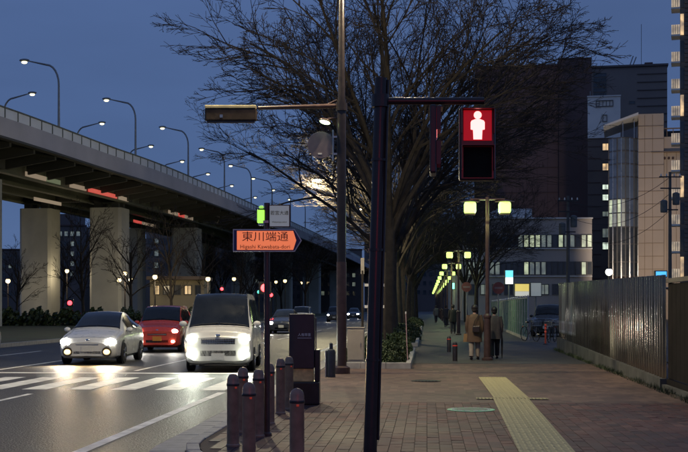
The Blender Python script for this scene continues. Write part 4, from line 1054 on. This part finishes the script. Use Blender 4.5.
# ================================================================== PEOPLE
def person(loc,rz,label,H,coat_c,trouser_c,hair_c,coat_len,bags=None,step=.12,seed=0,stoop=.04):
    k=H/1.6; t=thing('person',label,'person',loc,rz,None)
    M_SKIN=mat('skin',(.42,.26,.19),.55,0,.08,8)
    P=[]; E=[]; Rr=[]
    def v(x,y,z,r): P.append((x*k,y*k,z*k)); Rr.append(r*k); return len(P)-1
    def e(a,b): E.append((a,b))
    pel=v(0,0,.86,.125); sp1=v(0,.01,1.02,.12); ch=v(0,.02+stoop*.3,1.18,.125); nb=v(0,.03+stoop*.6,1.31,.07); nk=v(0,.04+stoop,1.37,.048); hd0=v(0,.06+stoop,1.44,.075); hd1=v(0,.065+stoop,1.51,.085); hd2=v(0,.06+stoop,1.57,.05)
    for a,b in ((pel,sp1),(sp1,ch),(ch,nb),(nb,nk),(nk,hd0),(hd0,hd1),(hd1,hd2)): e(a,b)
    nose=v(0,.155+stoop,1.48,.014); e(hd1,nose)
    arms=[]
    for s in (-1,1):
        sh=v(s*.165,.02,1.28,.062); el=v(s*.225,.0,1.03,.042); wr=v(s*.215,.07,.82,.027); pm=v(s*.213,.085,.76,.030)
        e(ch,sh); e(sh,el); e(el,wr); e(wr,pm)
        for i,(dy,ln) in enumerate(((-.026,.072),(-.009,.084),(.009,.079),(.026,.062))):
            a=v(s*.213,.085+dy,.73,.0095); b=v(s*.209,.092+dy,.73-ln*.55,.0088); c=v(s*.200,.105+dy,.73-ln*.95,.0078); e(pm,a); e(a,b); e(b,c)
        a=v(s*.196,.118,.75,.0105); b=v(s*.186,.135,.715,.009); e(pm,a); e(a,b)
        arms.append([P[sh],P[el],P[wr]])
        f=s*step
        hp=v(s*.085,.0,.80,.088); kn=v(s*.09,f*.45+.02,.46,.06); an=v(s*.09,f-.02,.09,.042); to=v(s*.095,f+.14,.035,.033)
        e(pel,hp); e(hp,kn); e(kn,an); e(an,to)
        arms[-1]+= [P[hp],P[kn],P[an],P[to]]
    me=bpy.data.meshes.new('body'); me.from_pydata(P,E,[]); me.materials.append(M_SKIN)
    o=bpy.data.objects.new('body',me); col.objects.link(o); o.parent=t
    sm_=o.modifiers.new('Skin','SKIN'); me.skin_vertices if me.skin_vertices else None
    if not me.skin_vertices:
        bm=bmesh.new(); bm.from_mesh(me); bm.verts.layers.skin.verify(); bm.to_mesh(me); bm.free()
    sv=me.skin_vertices[0].data
    for i,r in enumerate(Rr): sv[i].radius=(r,r); sv[i].use_root=(i==pel)
    ss=o.modifiers.new('Sub','SUBSURF'); ss.levels=1; ss.render_levels=1
    cm=mat('coat_%d'%seed,coat_c,.85,0,.2,6,.3,50); tm=mat('trousers_%d'%seed,trouser_c,.85,0,.15,6,.2,50); hm=mat('hair_%d'%seed,hair_c,.5,0,.3,20)
    # coat: torso rings + sleeves
    b=MB(); n=18; rings=[(1.345,.075,.07,.03),(1.31,.15,.10,.025),(1.24,.205,.135,.02),(1.10,.205,.145,.01),(.95,.20,.145,.0),(.80,.215,.16,.0),(.65,.225,.17,.005),(coat_len,.235,.18,.01)]
    for (z,rx,ry,cy) in rings:
        for i in range(n):
            a=2*PI*i/n; wv=1+.03*math.sin(5*a+z*9) if z<.9 else 1
            b.v.append((rx*k*math.cos(a)*wv,(cy+ry*math.sin(a)*wv)*k,z*k))
    for i in range(len(rings)-1):
        for j in range(n): b.f.append((i*n+j,(i+1)*n+j,(i+1)*n+(j+1)%n,i*n+(j+1)%n))
    for A in arms:
        s_,e_,w_=[Vector(x) for x in A[:3]]; b.tube([s_+(e_-s_)*-.1,s_.lerp(e_,.5),e_,e_.lerp(w_,.55),w_.lerp(e_,.05)],[.078*k,.07*k,.06*k,.056*k,.052*k],10)
    b.build('coat',cm,t,True)
    b=MB()
    for A in arms:
        hp,kn,an,to=[Vector(x) for x in A[3:7]]; b.tube([hp,hp.lerp(kn,.5),kn,kn.lerp(an,.6),an+Vector((0,0,.01))],[.105*k,.092*k,.078*k,.070*k,.066*k],12)
    b.build('trousers',tm,t,True)
    for A in arms:
        an,to=Vector(A[5]),Vector(A[6]); MB().ball(((an.x+to.x)/2,(an.y+to.y)/2+.01,.042),(.048,.135,.045),12,8).build('shoe',M_BLACK,t,True)
    hz=1.52*k; hy=(.045+stoop)*k
    b=MB(); b.ball((0,hy-.012,hz+.005),(.098*k,.108*k,.105*k),16,10); b.ball((0,hy-.05*k,hz-.06*k),(.085*k,.06*k,.075*k),12,8); b.build('hair',hm,t,True)
    for s in (-1,1):
        MB().ball((s*.032*k,(.142+stoop)*k,1.515*k),(.011,.008,.008),8,6).build('eye',M_BLACK,t)
        MB().ball((s*.083*k,(.06+stoop)*k,1.49*k),(.012,.02,.03),8,6).build('ear',M_SKIN,t)
    MB().ball((0,(.140+stoop)*k,1.445*k),(.022,.008,.006),8,5).build('mouth',mat('lips',(.35,.14,.12),.5,0,.1,9),t)
    return t,k
fwd=0.0
p=W(474.5,35.3); t,k=person((p.x,p.y,0),R(-4),'person in brown coat walking away with a black shoulder bag beside the lamp post',1.60,(.125,.08,.052),(.36,.31,.25),(.02,.015,.013),.52,seed=1)
MB().box(-.05,.17,-.27,-.17,.80,1.0,.025).build('shoulder_bag',M_BLACK,t)
b=MB(); b.tube([(-.03,-.20,.99),(.02,-.19,1.15),(.10,-.14,1.27),(.14,-.06,1.345)],.012,6); b.build('bag_strap',M_BLACK,t)
bb=thing('carrier_bag','tan paper carrier bag in the left hand of the brown-coated walker','bag',(p.x,p.y,0),R(-4))
MB().plate([(-.33,.52),(-.16,.52),(-.17,.76),(-.31,.76)],-.02,.14).build('bag_body',mat('bag_tan',(.30,.18,.08),.7,0,.15,5),bb)
MB().tube([(-.29,.06,.76),(-.25,.07,.79),(-.19,.06,.76)],.007,5).build('handle',M_BLACK,bb)
p=W(494.5,35.9); t,k=person((p.x,p.y,0),R(3),'person in dark grey coat walking on the right of the lamp post',1.54,(.06,.05,.055),(.02,.02,.022),(.015,.012,.012),.62,seed=2)
uw=thing('walking_umbrella','closed dark umbrella held beside the grey-coated walker','umbrella',(p.x,p.y,0),R(3)); MB().tube([(.235,.10,.0),(.235,.10,.10),(.235,.10,.55),(.235,.10,.72)],[.006,.02,.032,.012],8).build('folded_canopy',M_BLACK,uw)
MB().tube([(.235,.10,.72),(.235,.10,.80),(.235,.07,.82)],.012,6).build('handle',M_BROWN,uw)
for i,(px,D,lab) in enumerate(((453,70,'distant walker in black beside the second path lamp'),(446,95,'small distant walker in dark clothes farther up the path'),(436,120,'tiny far walker in grey up the path'))):
    p=W(px,D); person((p.x,p.y,0),R(10*i),lab,1.68,((.02,.02,.022),(.03,.03,.04),(.10,.10,.11))[i],(.03,.03,.04),(.02,.015,.012),.75,seed=3+i)

# ================================================================== BUILDINGS
class Bld:
    def __init__(s,name,label,px,D,depth,cat='building',turn=0.):
        s.D=D; s.px=px; s.t=thing(name,label,cat,W(px,D,-.2)[:],TH-R(turn)); s.depth=depth
    def x(s,px): return (px-s.px)/F*s.D
    def z(s,py): return ZZ(py,s.D)+.2
    def box(s,nm,p0,p1,q0,q1,m,y0=0.,y1=None,par=None,bev=0):
        zt=s.z(q0); zb=0 if q1 is None else s.z(q1)
        return MB().box(s.x(p0),s.x(p1),y0,s.depth if y1 is None else y1,zb,zt,bev).build(nm,m,par or s.t)
    def win(s,p0,p1,q0,q1,pane,frame=None,proud=.10,nx=1,ny=1):
        fr=frame or M_FRAME
        f=MB(); x0,x1,z0,z1=s.x(p0),s.x(p1),s.z(q1),s.z(q0); w_=min(.10,(x1-x0)*.12)
        f.box(x0,x1,-proud,-.005,z0,z0+w_); f.box(x0,x1,-proud,-.005,z1-w_,z1); f.box(x0,x0+w_,-proud,-.005,z0+w_,z1-w_); f.box(x1-w_,x1,-proud,-.005,z0+w_,z1-w_)
        for i in range(1,nx): xx=x0+(x1-x0)*i/nx; f.box(xx-w_/3,xx+w_/3,-proud*.9,-.005,z0+w_,z1-w_)
        for i in range(1,ny): zz=z0+(z1-z0)*i/ny; f.box(x0+w_,x1-w_,-proud*.85,-.005,zz-w_/3,zz+w_/3)
        fo=f.build('window',fr,s.t)
        MB().box(x0+w_*.9,x1-w_*.9,-proud*.4,-.004,z0+w_*.9,z1-w_*.9).build('pane',pane,fo); return fo
M_FRAME=mat('window_frame',(.13,.13,.13),.5,.3,.15,3)
def litmat(name,c,s,sc_=1.2):
    m=emit(name,c,s); t=m.node_tree; b=t.nodes['Principled BSDF']
    co=t.nodes.new('ShaderNodeTexCoord'); n=t.nodes.new('ShaderNodeTexNoise'); n.inputs['Scale'].default_value=sc_; n.inputs['Detail'].default_value=2
    t.links.new(co.outputs['Object'],n.inputs['Vector']); r=t.nodes.new('ShaderNodeMapRange'); r.inputs['From Min'].default_value=.3; r.inputs['From Max'].default_value=.7
    r.inputs['To Min'].default_value=s*.35; r.inputs['To Max'].default_value=s*1.4; t.links.new(n.outputs['Fac'],r.inputs['Value']); t.links.new(r.outputs[0],b.inputs['Emission Strength']); return m
M_LITG=litmat('lit_pane_greenish',(.75,.85,.5),.55); M_LITD=litmat('lit_pane_dim',(.6,.7,.5),.16); M_LITW=litmat('lit_pane_warm',(1,.66,.30),.75); M_LITC=litmat('lit_pane_white',(.85,1,.8),.9)
M_PANE=mat('office_glass',(.07,.08,.09),.12,0,.3,.6); M_BLUEG=mat('curtain_glass',(.18,.22,.27),.12,.2,.2,.5)
# dark block
B=Bld('dark_tower_block','big windowless dark brown building behind the tree and pedestrian signal',532,190,26,turn=6)
M_DB=mat('dark_tile',(.165,.10,.095),.7,0,.15,.15,.2,3); M_DB2=mat('dark_tile_deep',(.11,.068,.065),.7,0,.15,.15)
B.box('wall',475,558,67,None,M_DB); B.box('service_tower',558.1,590,60,None,M_DB2,-1.2); B.box('parapet',475,558,65,66.9,M_DB2,-.2); B.box('roof_vent',475,482,61,64.9,M_DB2,2,6)
for i in range(1,8):
    px=475+i*10.3; B.box('wall_joint',px,px+.35,68,None,M_DB2,-.06,-.01)
for py in (92,117,142,167,192): B.box('wall_band',475,557.9,py,py+.7,M_DB2,-.1,-.065)
B.win(562,568,212,219,M_LITD); 
# grey tower
B=Bld('grey_brick_tower','tall grey brown tower with antennas behind the white penthouse',628,235,24,turn=11)
M_GT=mat('grey_tile',(.24,.20,.18),.75,0,.12,.12); M_GT2=mat('grey_tile_line',(.15,.125,.12),.75,0,.12,.12)
B.box('wall',585,666,67,None,M_GT); B.box('roof_coping',584.5,667,65,66.9,M_GT2,-.4)
for py in range(74,150,8): B.box('floor_band',637,666,py,py+.8,M_GT2,-.2,-.01)
for py in range(72,97,5): B.win(594,607,py,py+4,M_PANE,None,.15,3)
B.box('penthouse',645,653,60,64.9,M_DB2,3,8); B.win(629,635,101,104,M_PANE)
for x0,x1,y0,y1 in ((629,634,66,52),(632,637,66,53),(642,642,66,20)):
    MB().tube([(B.x(x0),4,B.z(y0)),(B.x(x1),4,B.z(y1))],.12 if x0!=642 else .06,6).build('antenna',M_POLE,B.t)
# white penthouse block
B=Bld('white_topped_building','narrow brown building with white top storey and lit stair windows',604,170,14,turn=11.7)
M_WT=mat('white_render',(.80,.80,.78),.7,0,.1,.2); M_BT=mat('brown_tile',(.16,.13,.115),.75,0,.15,.2)
B.box('lower_wall',588,611,138.2,None,M_BT); B.box('upper_wall',588,620,97,138,M_WT,-.2); B.box('roof_edge',587.5,620.5,95.8,96.9,M_WT,-.4)
B.box('lift_wall',611.1,620,138.2,None,M_BT,.6)
f=B.win(596,613,100.5,107,M_PANE,None,.35,5); f=B.win(602.5,607,115,122,M_PANE,None,.35)
for i,(q0,q1) in enumerate(((143,151),(163,171),(184,190),(194,201),(211,217),(228,238),(242,250))): B.win(602,610,q0,q1,(M_LITW,M_LITW,M_LITC,M_LITC,M_LITD,M_LITD,M_LITC)[i],None,.1,2)
for py in range(146,296,12): B.box('floor_line',588,601,py,py+.6,M_DB2,-.08,-.01)
MB().tube([(B.x(590.5),.5,B.z(96)),(B.x(590.5),.5,B.z(90))],.06,6).build('antenna',M_POLE,B.t); 
# cream building
B=Bld('cream_stone_building','cream stone building with curved glass front and slanted white canopy',642,150,16,turn=13)
M_CR=mat('cream_stone',(.64,.53,.43),.75,0,.12,.15,.15,2); M_CRJ=mat('cream_joint',(.30,.22,.16),.8,0,.1,.5)
B.box('tower_wall',638.5,663,114,None,M_CR); B.box('side_wall',663.1,700,137,None,M_CR,.5)
for px in (644.5,652): B.box('wall_joint',px,px+.4,115,None,M_CRJ,-.03,-.005)
for py in range(126,290,13): B.box('wall_joint',638.5,663,py,py+.4,M_CRJ,-.06,-.032)
for px in (666,675): B.box('wall_joint',px,px+.4,152,None,M_CRJ,.46,.495)
B.box('ledge',651,690,152,153,M_CRJ,-.1,.49)
for i in range(4):
    m_=MB(); cx=B.x(660+i*4); m_.lathe([(.16,.40),(.16,.48)],10,(cx,0,B.z(158.5)),'y'); m_.build('round_letter',M_DB2,B.t)
B.box('roof_rail',663,690,128,129,M_CRJ,.6,.9)
for px in (666,672,679): B.box('rail_post',px,px+.7,129.1,136.9,M_CRJ,.6,.8)
B.box('roof_house',664,680,128.5,136.9,M_PANE,3,7)
# canopy
c=MB(); xa,xb=B.x(604.5),B.x(638.3); c.add([(xa,-2,B.z(128)),(xb,-2,B.z(117)),(xb,8,B.z(117)),(xa,8,B.z(128)),(xa,-2,B.z(126.3)),(xb,-2,B.z(114.5)),(xb,8,B.z(114.5)),(xa,8,B.z(126.3))],[(0,3,2,1),(4,5,6,7),(0,1,5,4),(1,2,6,5),(2,3,7,6),(3,0,4,7)]); c.build('canopy',M_WT,B.t)
for px in (623,634): B.box('canopy_post',px,px+.7,122,139,M_STEEL,-1,-.8)
# curved glass front: panes between mullions
ncol=7; rows=[138,151,164,177,199,213,227,244,262,276]
def gcurve(f): return B.x(609.5+(638.3-609.5)*f), 1.2-2.2*math.sin(PI*(.15+.75*f))
gw=MB()
for i in range(ncol):
    (xa,ya),(xb,yb)=gcurve(i/ncol),gcurve((i+1)/ncol)
    for j in range(len(rows)-1):
        z1,z0=B.z(rows[j]+.5),B.z(rows[j+1]-.5); g_=.06
        m_=M_BLUEG
        if j in (4,5) and 0<=i<=3: m_=(M_LITG,M_LITD,M_LITG,M_LITD)[i]
        elif j>=6: m_=M_PANE
        dx,dy=(xb-xa)*.04,(yb-ya)*.04
        MB().add([(xa+dx,ya+dy,z0),(xb-dx,yb-dy,z0),(xb-dx,yb-dy,z1),(xa+dx,ya+dy,z1),(xa+dx,ya+dy+.1,z0),(xb-dx,yb-dy+.1,z0),(xb-dx,yb-dy+.1,z1),(xa+dx,ya+dy+.1,z1)],[(0,1,2,3),(7,6,5,4),(0,4,5,1),(1,5,6,2),(2,6,7,3),(3,7,4,0)]).build('pane',m_,B.t)
for i in range(ncol+1):
    xa,ya=gcurve(i/ncol); MB().box(xa-.07,xa+.07,ya-.08,ya+.12,0,B.z(138)).build('mullion',M_STEEL if i%2 else M_FRAME,B.t)
xa=B.x(609.5); 
for r_ in rows:
    b=MB(); 
    for i in range(ncol):
        (xa,ya),(xb,yb)=gcurve(i/ncol),gcurve((i+1)/ncol); z=B.z(r_); b.add([(xa,ya-.06,z-.07),(xb,yb-.06,z-.07),(xb,yb-.06,z+.07),(xa,ya-.06,z+.07),(xa,ya+.1,z-.07),(xb,yb+.1,z-.07),(xb,yb+.1,z+.07),(xa,ya+.1,z+.07)],[(0,1,2,3),(4,7,6,5),(0,4,5,1),(3,2,6,7)])
    b.build('transom',M_FRAME,B.t)
B.box('core_wall',610.5,638.3,139,None,M_DB2,2.2)
# apartment with balconies
B=Bld('balcony_apartment','tall apartment block with stacked lit balconies at the right edge',680,125,16); B.t.rotation_euler=(0,0,TH-R(16.5))
M_AP=mat('apartment_wall',(.16,.16,.165),.7,0,.12,.3); M_BALGLOW=litmat('balcony_front',(1,.76,.46),.38)  # balcony fronts glow themselves, standing in for light from balcony lamps
B.box('wall',680,790,-120,None,M_AP)
q=-84; i=0
while q < 285:
    B.box('balcony_slab',671.6,679.9,q+11.5,q+13.2,M_WT,-.8,1.2)
    fr=B.box('balcony_front',671.8,679.9,q+2,q+11.4,M_BALGLOW,-.8,-.7)
    B.box('balcony_side',671.8,672.4,q+2,q+11.4,M_BALGLOW,-.69,1.2)
    for kx in range(3): B.box('balcony_bar',673.4+kx*2.1,673.8+kx*2.1,q+2.2,q+11.2,M_POLE,-.86,-.805)
    B.box('balcony_door',680.4,683.6,q-10,q+11,M_LITW if i%3==1 else M_PANE,-.06,-.004)
    for kk in range(6): B.box('louvre',684.5,790,q+kk*4.4,q+kk*4.4+2.6,M_GT2,-.12,-.005)
    q+=27; i+=1
# low office with window bands
B=Bld('low_office_building','low grey office building with lit window bands behind the path lamps',530,140,20)
M_OF=mat('office_wall',(.48,.44,.41),.75,0,.1,.2); 
B.box('wall',462,592,219,None,M_OF); B.box('roof_edge',461,592.5,217.6,218.9,M_WT,-.3); B.box('roof_house',500,536,206.5,217.5,M_WT,3,12)
rng=random.Random(9)
def band(q0,q1,lit):
    px=466.
    while px < 588:
        L_=None
        for (a,b,m_) in lit:
            if a<=px+2.5<b: L_=m_
        B.win(px,px+5.4,q0,q1,L_ or M_PANE,None,.12,1); px+=5.75
band(234.5,247.5,((520,526,M_LITD),(526,532,M_LITG),(532,537,M_LITD),(537,543,M_LITG),(543,551,M_LITD),(556,562,M_LITG),(562,574,M_LITD),(579,590,M_LITG)))
band(261.5,275,((464,484,M_LITD),(490,500,M_LITD),(522,529,M_LITG),(529,545,M_LITD),(556,560,M_LITD),(581,588,M_LITG)))
B.box('sill_band',462,592,248.2,249.2,M_WT,-.25,-.005); B.box('sill_band',462,592,275.8,276.8,M_WT,-.25,-.005)
for px in range(468,590,12): B.win(px,px+9,284,295,M_PANE if px%5 else M_LITD,None,.12,2)
# left background buildings under the viaduct
B=Bld('dark_office_block','dark office block with stepped top between the first two piers',66,210,16); 
B.box('wall',50,84,226,None,M_GT2); B.box('upper_storey',56,73,213,225.9,M_GT2,2,10); B.box('roof_edge',49.5,84.5,224.6,225.95,M_DB2,-.3,1.9)
for py in (231,241,251,261,271):
    for px in (52,58,64,70,76): B.win(px,px+4.6,py,py+5.5,M_LITD if (px*py)%7==0 else M_PANE)
B=Bld('pale_glass_office','pale office block with glass bands behind the young trees',176,215,16); B.box('wall',146,206,232,None,M_GT); 
for py in (238,250,262):
    for px in range(148,204,6): B.win(px,px+5,py,py+6.5,M_LITD if (px*py)%11==0 else M_PANE)
B=Bld('low_lit_pavilion','small low cream pavilion with lit entrance behind the left lamps',176,128,6); M_PV=mat('pavilion_wall',(.55,.46,.30),.7,0,.1,.4)
B.box('wall',150,204,280,None,M_PV); B.box('roof',148,206,276.5,279.9,M_CRJ,-1,6.5); 
for a,b,m_ in ((154,160,M_LITW),(163,171,M_PANE),(174,181,M_PANE),(184,192,M_LITW),(195,201,M_PANE)): B.win(a,b,285,295,m_,None,.12,2)
for i,(a,b,q,D,lab) in enumerate(((206,240,246,300,'far dark block left of the white van roof'),(241,275,238,330,'far dark block behind the sign post'),(276,318,244,360,'far dark block behind the oncoming headlights'),(319,362,250,340,'far dark block behind the street light pole'),(0,34,250,240,'far dark block behind the leftmost pier'),(84,146,240,260,'far dark block behind the second pier'),(365,440,240,420,'far dark block at the end of the path'),(440,476,225,330,'far dark block left of the low office'))):
    B=Bld('far_building',lab,(a+b)/2,D,15); B.t['group']='far dark city blocks'; B.box('wall',a,b,q,None,M_GT2); B.box('parapet',a-.3,b+.3,q-1.2,q-.05,M_DB2,-.2)
    for py in range(q+5,298,9):
        px=a+2.
        while px < b-4:
            B.win(px,px+3.6,py,py+4.5,M_LITD if rng.random()<.07 else M_PANE,None,.1); px+=6.2

# ================================================================== SMALL LIT THINGS
def lamp_post(px,py,D,r,m,label,name='globe_lamp',n=1,grp='globe lamps on the left'):
    r*=.8
    z=ZZ(py,D); p=W(px,D,.0); t=thing(name,label,'street lamp',(p.x,p.y,0),TH,grp)
    MB().tube([(0,0,-.1),(0,0,z-r)],[.09,.05],8).build('post',M_BLACK,t)
    offs=[(0,0)] if n==1 else [(0,.35),(-.55,-.3),(.55,-.3)]
    for dx,dz in offs:
        if n>1: MB().tube([(0,0,z-1.2),(dx,0,z+dz-r)],.035,6).build('branch',M_BLACK,t)
        MB().ball((dx,0,z+dz),r,12,8).build('globe',m,t,True); MB().lathe([(r*.7,z+dz+r*.72),(r*.3,z+dz+r*1.05),(.02,z+dz+r*1.1)],10,(dx,0,0)).build('cap',M_BLACK,t)
    return t
M_GLOBE=emit('globe_glass',(1,.74,.34),2.6)
gl=[(125,277,115,.26,3,'three-globe lamp post standing right of the second pier'),(155,277,116,.30,1,'single globe lamp before the cream pavilion'),(8,281,118,.3,1,'single globe lamp at the left edge of the picture'),
    (67,271,122,.26,1,'yellow globe lamp between the first two piers'),(208,279,120,.3,1,'single globe lamp just above the white van roof'),(234,279,150,.3,1,'globe lamp right of the lamp above the van'),(285,281,160,.3,1,'globe lamp right of the street name post'),
    (301,283,190,.3,1,'globe lamp above the oncoming cars, left one'),(308,283,190,.3,1,'globe lamp above the oncoming cars, right one'),(276,282,175,.28,1,'globe lamp close beside the sign post')]
for (px,py,D,r,n,lab) in gl:
    t=lamp_post(px,py,D,r,M_GLOBE,lab,n=n)
    if px in (125,155,8,67,208): lamp(t,(0,-.8,ZZ(py,D)-.4),(240 if n==3 else 150),(1,.80,.5),radius=.3)
# road street lights beyond, one lighting a crown
for i,(px,D,z,en,side) in enumerate(((380,71,9.0,4200,-3.4),(391,98,9.5,1500,-2.4),(404,140,9.5,900,-2.4))):
    p=W(px,D,0); t=thing('road_lamp',f'distant road lamp with a lit head, {ORD[i]} along the kerb','street lamp',(p.x,p.y,0),TH,'distant road lamps')
    MB().tube([(0,0,-.1),(0,0,z-.4),(side*.1,0,z),(side*1.,0,z+.12)],[.1,.07,.06,.05],8).build('pole',M_BLACK,t,True); MB().ball((side*1.1,0,z+.1),(.4,.18,.1),12,6).build('lamp_head',M_BLACK,t,True)
    MB().ball((side*1.1,0,z+.03),(.28,.14,.07),12,6).build('lens',MATS['road_lamp_lens'],t,True)
    if en: lamp(t,(side*1.1,-.2,z-.2),en,(1,.86,.5),radius=.15)
# small signal lights far off
def far_signal(px,py,D,m,label,r=.15):
    z=ZZ(py,D); p=W(px,D,0); t=thing('far_signal',label,'traffic signal',(p.x,p.y,0),TH,'distant traffic signals')
    MB().tube([(0,.1,-.1),(0,.1,z+.3)],.06,8).build('post',M_BLACK,t); MB().box(-r*1.5,r*1.5,-.08,.06,z-r*1.5,z+r*1.5,.03).build('housing',M_BLACK,t); MB().ball((0,-.09,z),(r,.05,r),12,7).build('lens',m,t,True)
M_SR=emit('far_red',(1,.03,.04),7); M_SG=emit('far_green',(.05,1,.65),4)
far_signal(70,303,100,M_SR,'red signal light low between the piers on the left',.2); far_signal(222,289,90,M_SR,'small red signal above the white van roof',.12); far_signal(265,288,80,M_SR,'bright red signal right behind the sign post',.28); far_signal(259,292,120,M_SG,'small green signal left of the sign post',.16); far_signal(271,295,110,M_SR,'dim red signal low right of the sign post',.18)
# illuminated shop signs
def boxsign(px0,px1,py0,py1,D,m,label,m2=None,split=.5,name='lit_sign'):
    cx=(px0+px1)/2; p=W(cx,D,0); t=thing(name,label,'sign',(p.x,p.y,0),TH); hw=(px1-px0)/2/F*D; z0,z1=ZZ(py1,D),ZZ(py0,D)
    MB().box(-hw-.06,hw+.06,.0,.3,z0-.06,z1+.06,.02).build('case',M_FRAME,t)
    zs=z0+(z1-z0)*split
    MB().box(-hw,hw,-.02,-.003,zs if m2 else z0,z1).build('face',m,t)
    if m2: MB().box(-hw,hw,-.02,-.003,z0,zs-.01).build('lower_face',m2,t)
    MB().tube([(0,.15,-.1),(0,.15,z0-.06)],.07,8).build('post',M_POLE,t); return t
E_YEL=emit('sign_yellow',(1,.78,.12),.7); E_WHI=emit('sign_whiteglow',(.95,1,1),1.6); E_CYAN=emit('sign_cyan',(.12,.75,1),1.3); E_DIM=emit('sign_dimwhite',(.6,.68,.62),.22); E_BLUE=emit('sign_blue',(.05,.42,.95),1.4)
t=boxsign(515,529,284,296,95,E_YEL,'lit yellow and white signboard above the green fence',E_WHI and emit('sign_palewhite',(.9,.9,.75),.5),.4)
boxsign(531,541,283,296,98,E_DIM,'dim white signboard beside the yellow one'); boxsign(505.5,513,270.5,284,92,E_CYAN,'small cyan and white lit sign right of the lamp post',E_WHI,.5)
boxsign(656,666.5,271.5,276.5,70,E_BLUE,'small blue lit sign above the metal hoarding'); boxsign(451,454.5,283,289,88,emit('sign_teal',(.2,1,.75),1.5),'little teal lit sign by the second path lamp')
t=lamp_post(648,281.5,128,.22,emit('added_lamp_warm',(1,.72,.4),10),'low lamp added unseen behind the metal hoarding to light the cream building','hoarding_lamp',1,None); lamp(t,(0,.4,ZZ(281.5,128)+.1),6500,(1,.80,.60),'SPOT',.3,95,(R(105),0,R(-22)))  # added lamp, its spot aimed to warm the cream wall
# round no-entry style signs by the path
for px,py,D,lab in ((466.5,287,72,'round red road sign left of the lamp post'),(498.5,288,60,'round dull red road sign right of the lamp post')):
    z=ZZ(py,D); p=W(px,D,0); t=thing('round_sign',lab,'sign',(p.x,p.y,0),TH); MB().tube([(0,.05,-.05),(0,.05,z+.2)],.035,8).build('post',M_POLE,t)
    MB().lathe([(.3,.0),(.3,-.02),(.01,-.022)],24,(0,0,z),'y').build('disc',mat('sign_red',(.22,.05,.045),.4,0,.1,5),t); MB().box(-.2,.2,-.03,-.023,z-.05,z+.05).build('bar',mat('sign_bar',(.3,.2,.19),.6,0,.1,5),t)
# lamp over the fence and utility poles
lamp_post(609,272,60,.22,emit('yard_lamp_glass',(.95,1,.85),12),'white yard lamp shining above the metal hoarding','hoarding_lamp',1,None)
for px,D,yt,lab in ((568,100,196,'utility pole with transformers before the low office'),(670,95,172,'utility pole with crossarms before the cream building')):
    z=ZZ(yt,D); p=W(px,D,0); t=thing('utility_pole',lab,'utility pole',(p.x,p.y,0),TH,'utility poles')
    MB().tube([(0,0,-.1),(0,0,z)],[.17,.11],12).build('pole',mat('pole_concrete',(.12,.115,.11),.8,0,.15,2),t,True)
    for dz,w_ in ((.4,.9),(1.3,.8),(3.0,.6)): MB().box(-w_,w_,-.16,-.10,z-dz-.05,z-dz+.05).build('crossarm',M_BLACK,t)
    for x_ in (-.75,-.3,.3,.75): MB().lathe([(.05,z-.34),(.06,z-.26),(.03,z-.14)],8,(x_,-.13,0)).build('insulator',M_WHITEP,t)
    for sx in (-1,1): MB().lathe([(.26,z-2.9+sx*.3),(.28,z-2.8+sx*.3),(.28,z-2.0+sx*.3),(.1,z-1.9+sx*.3)],14,(sx*.48,0,0)).build('transformer',mat('transformer_grey',(.14,.145,.14),.6,0,.15,3),t)
# wires between the two utility poles
a=W(568,100,ZZ(196,100)-.4); c=W(670,95,ZZ(172,95)-.4)
for i in range(3):
    pts=[]
    for k in range(17):
        f=k/16; q=a.lerp(c,f); q.z-= (1.2+.25*i)*4*f*(1-f)+i*1.3; pts.append(q)
    tag(MB().tube(pts,.02,4).build('power_line',M_BLACK),f'thin dark power line between the two utility poles, {("top","middle","lowest")[i]} one','cable','power lines')
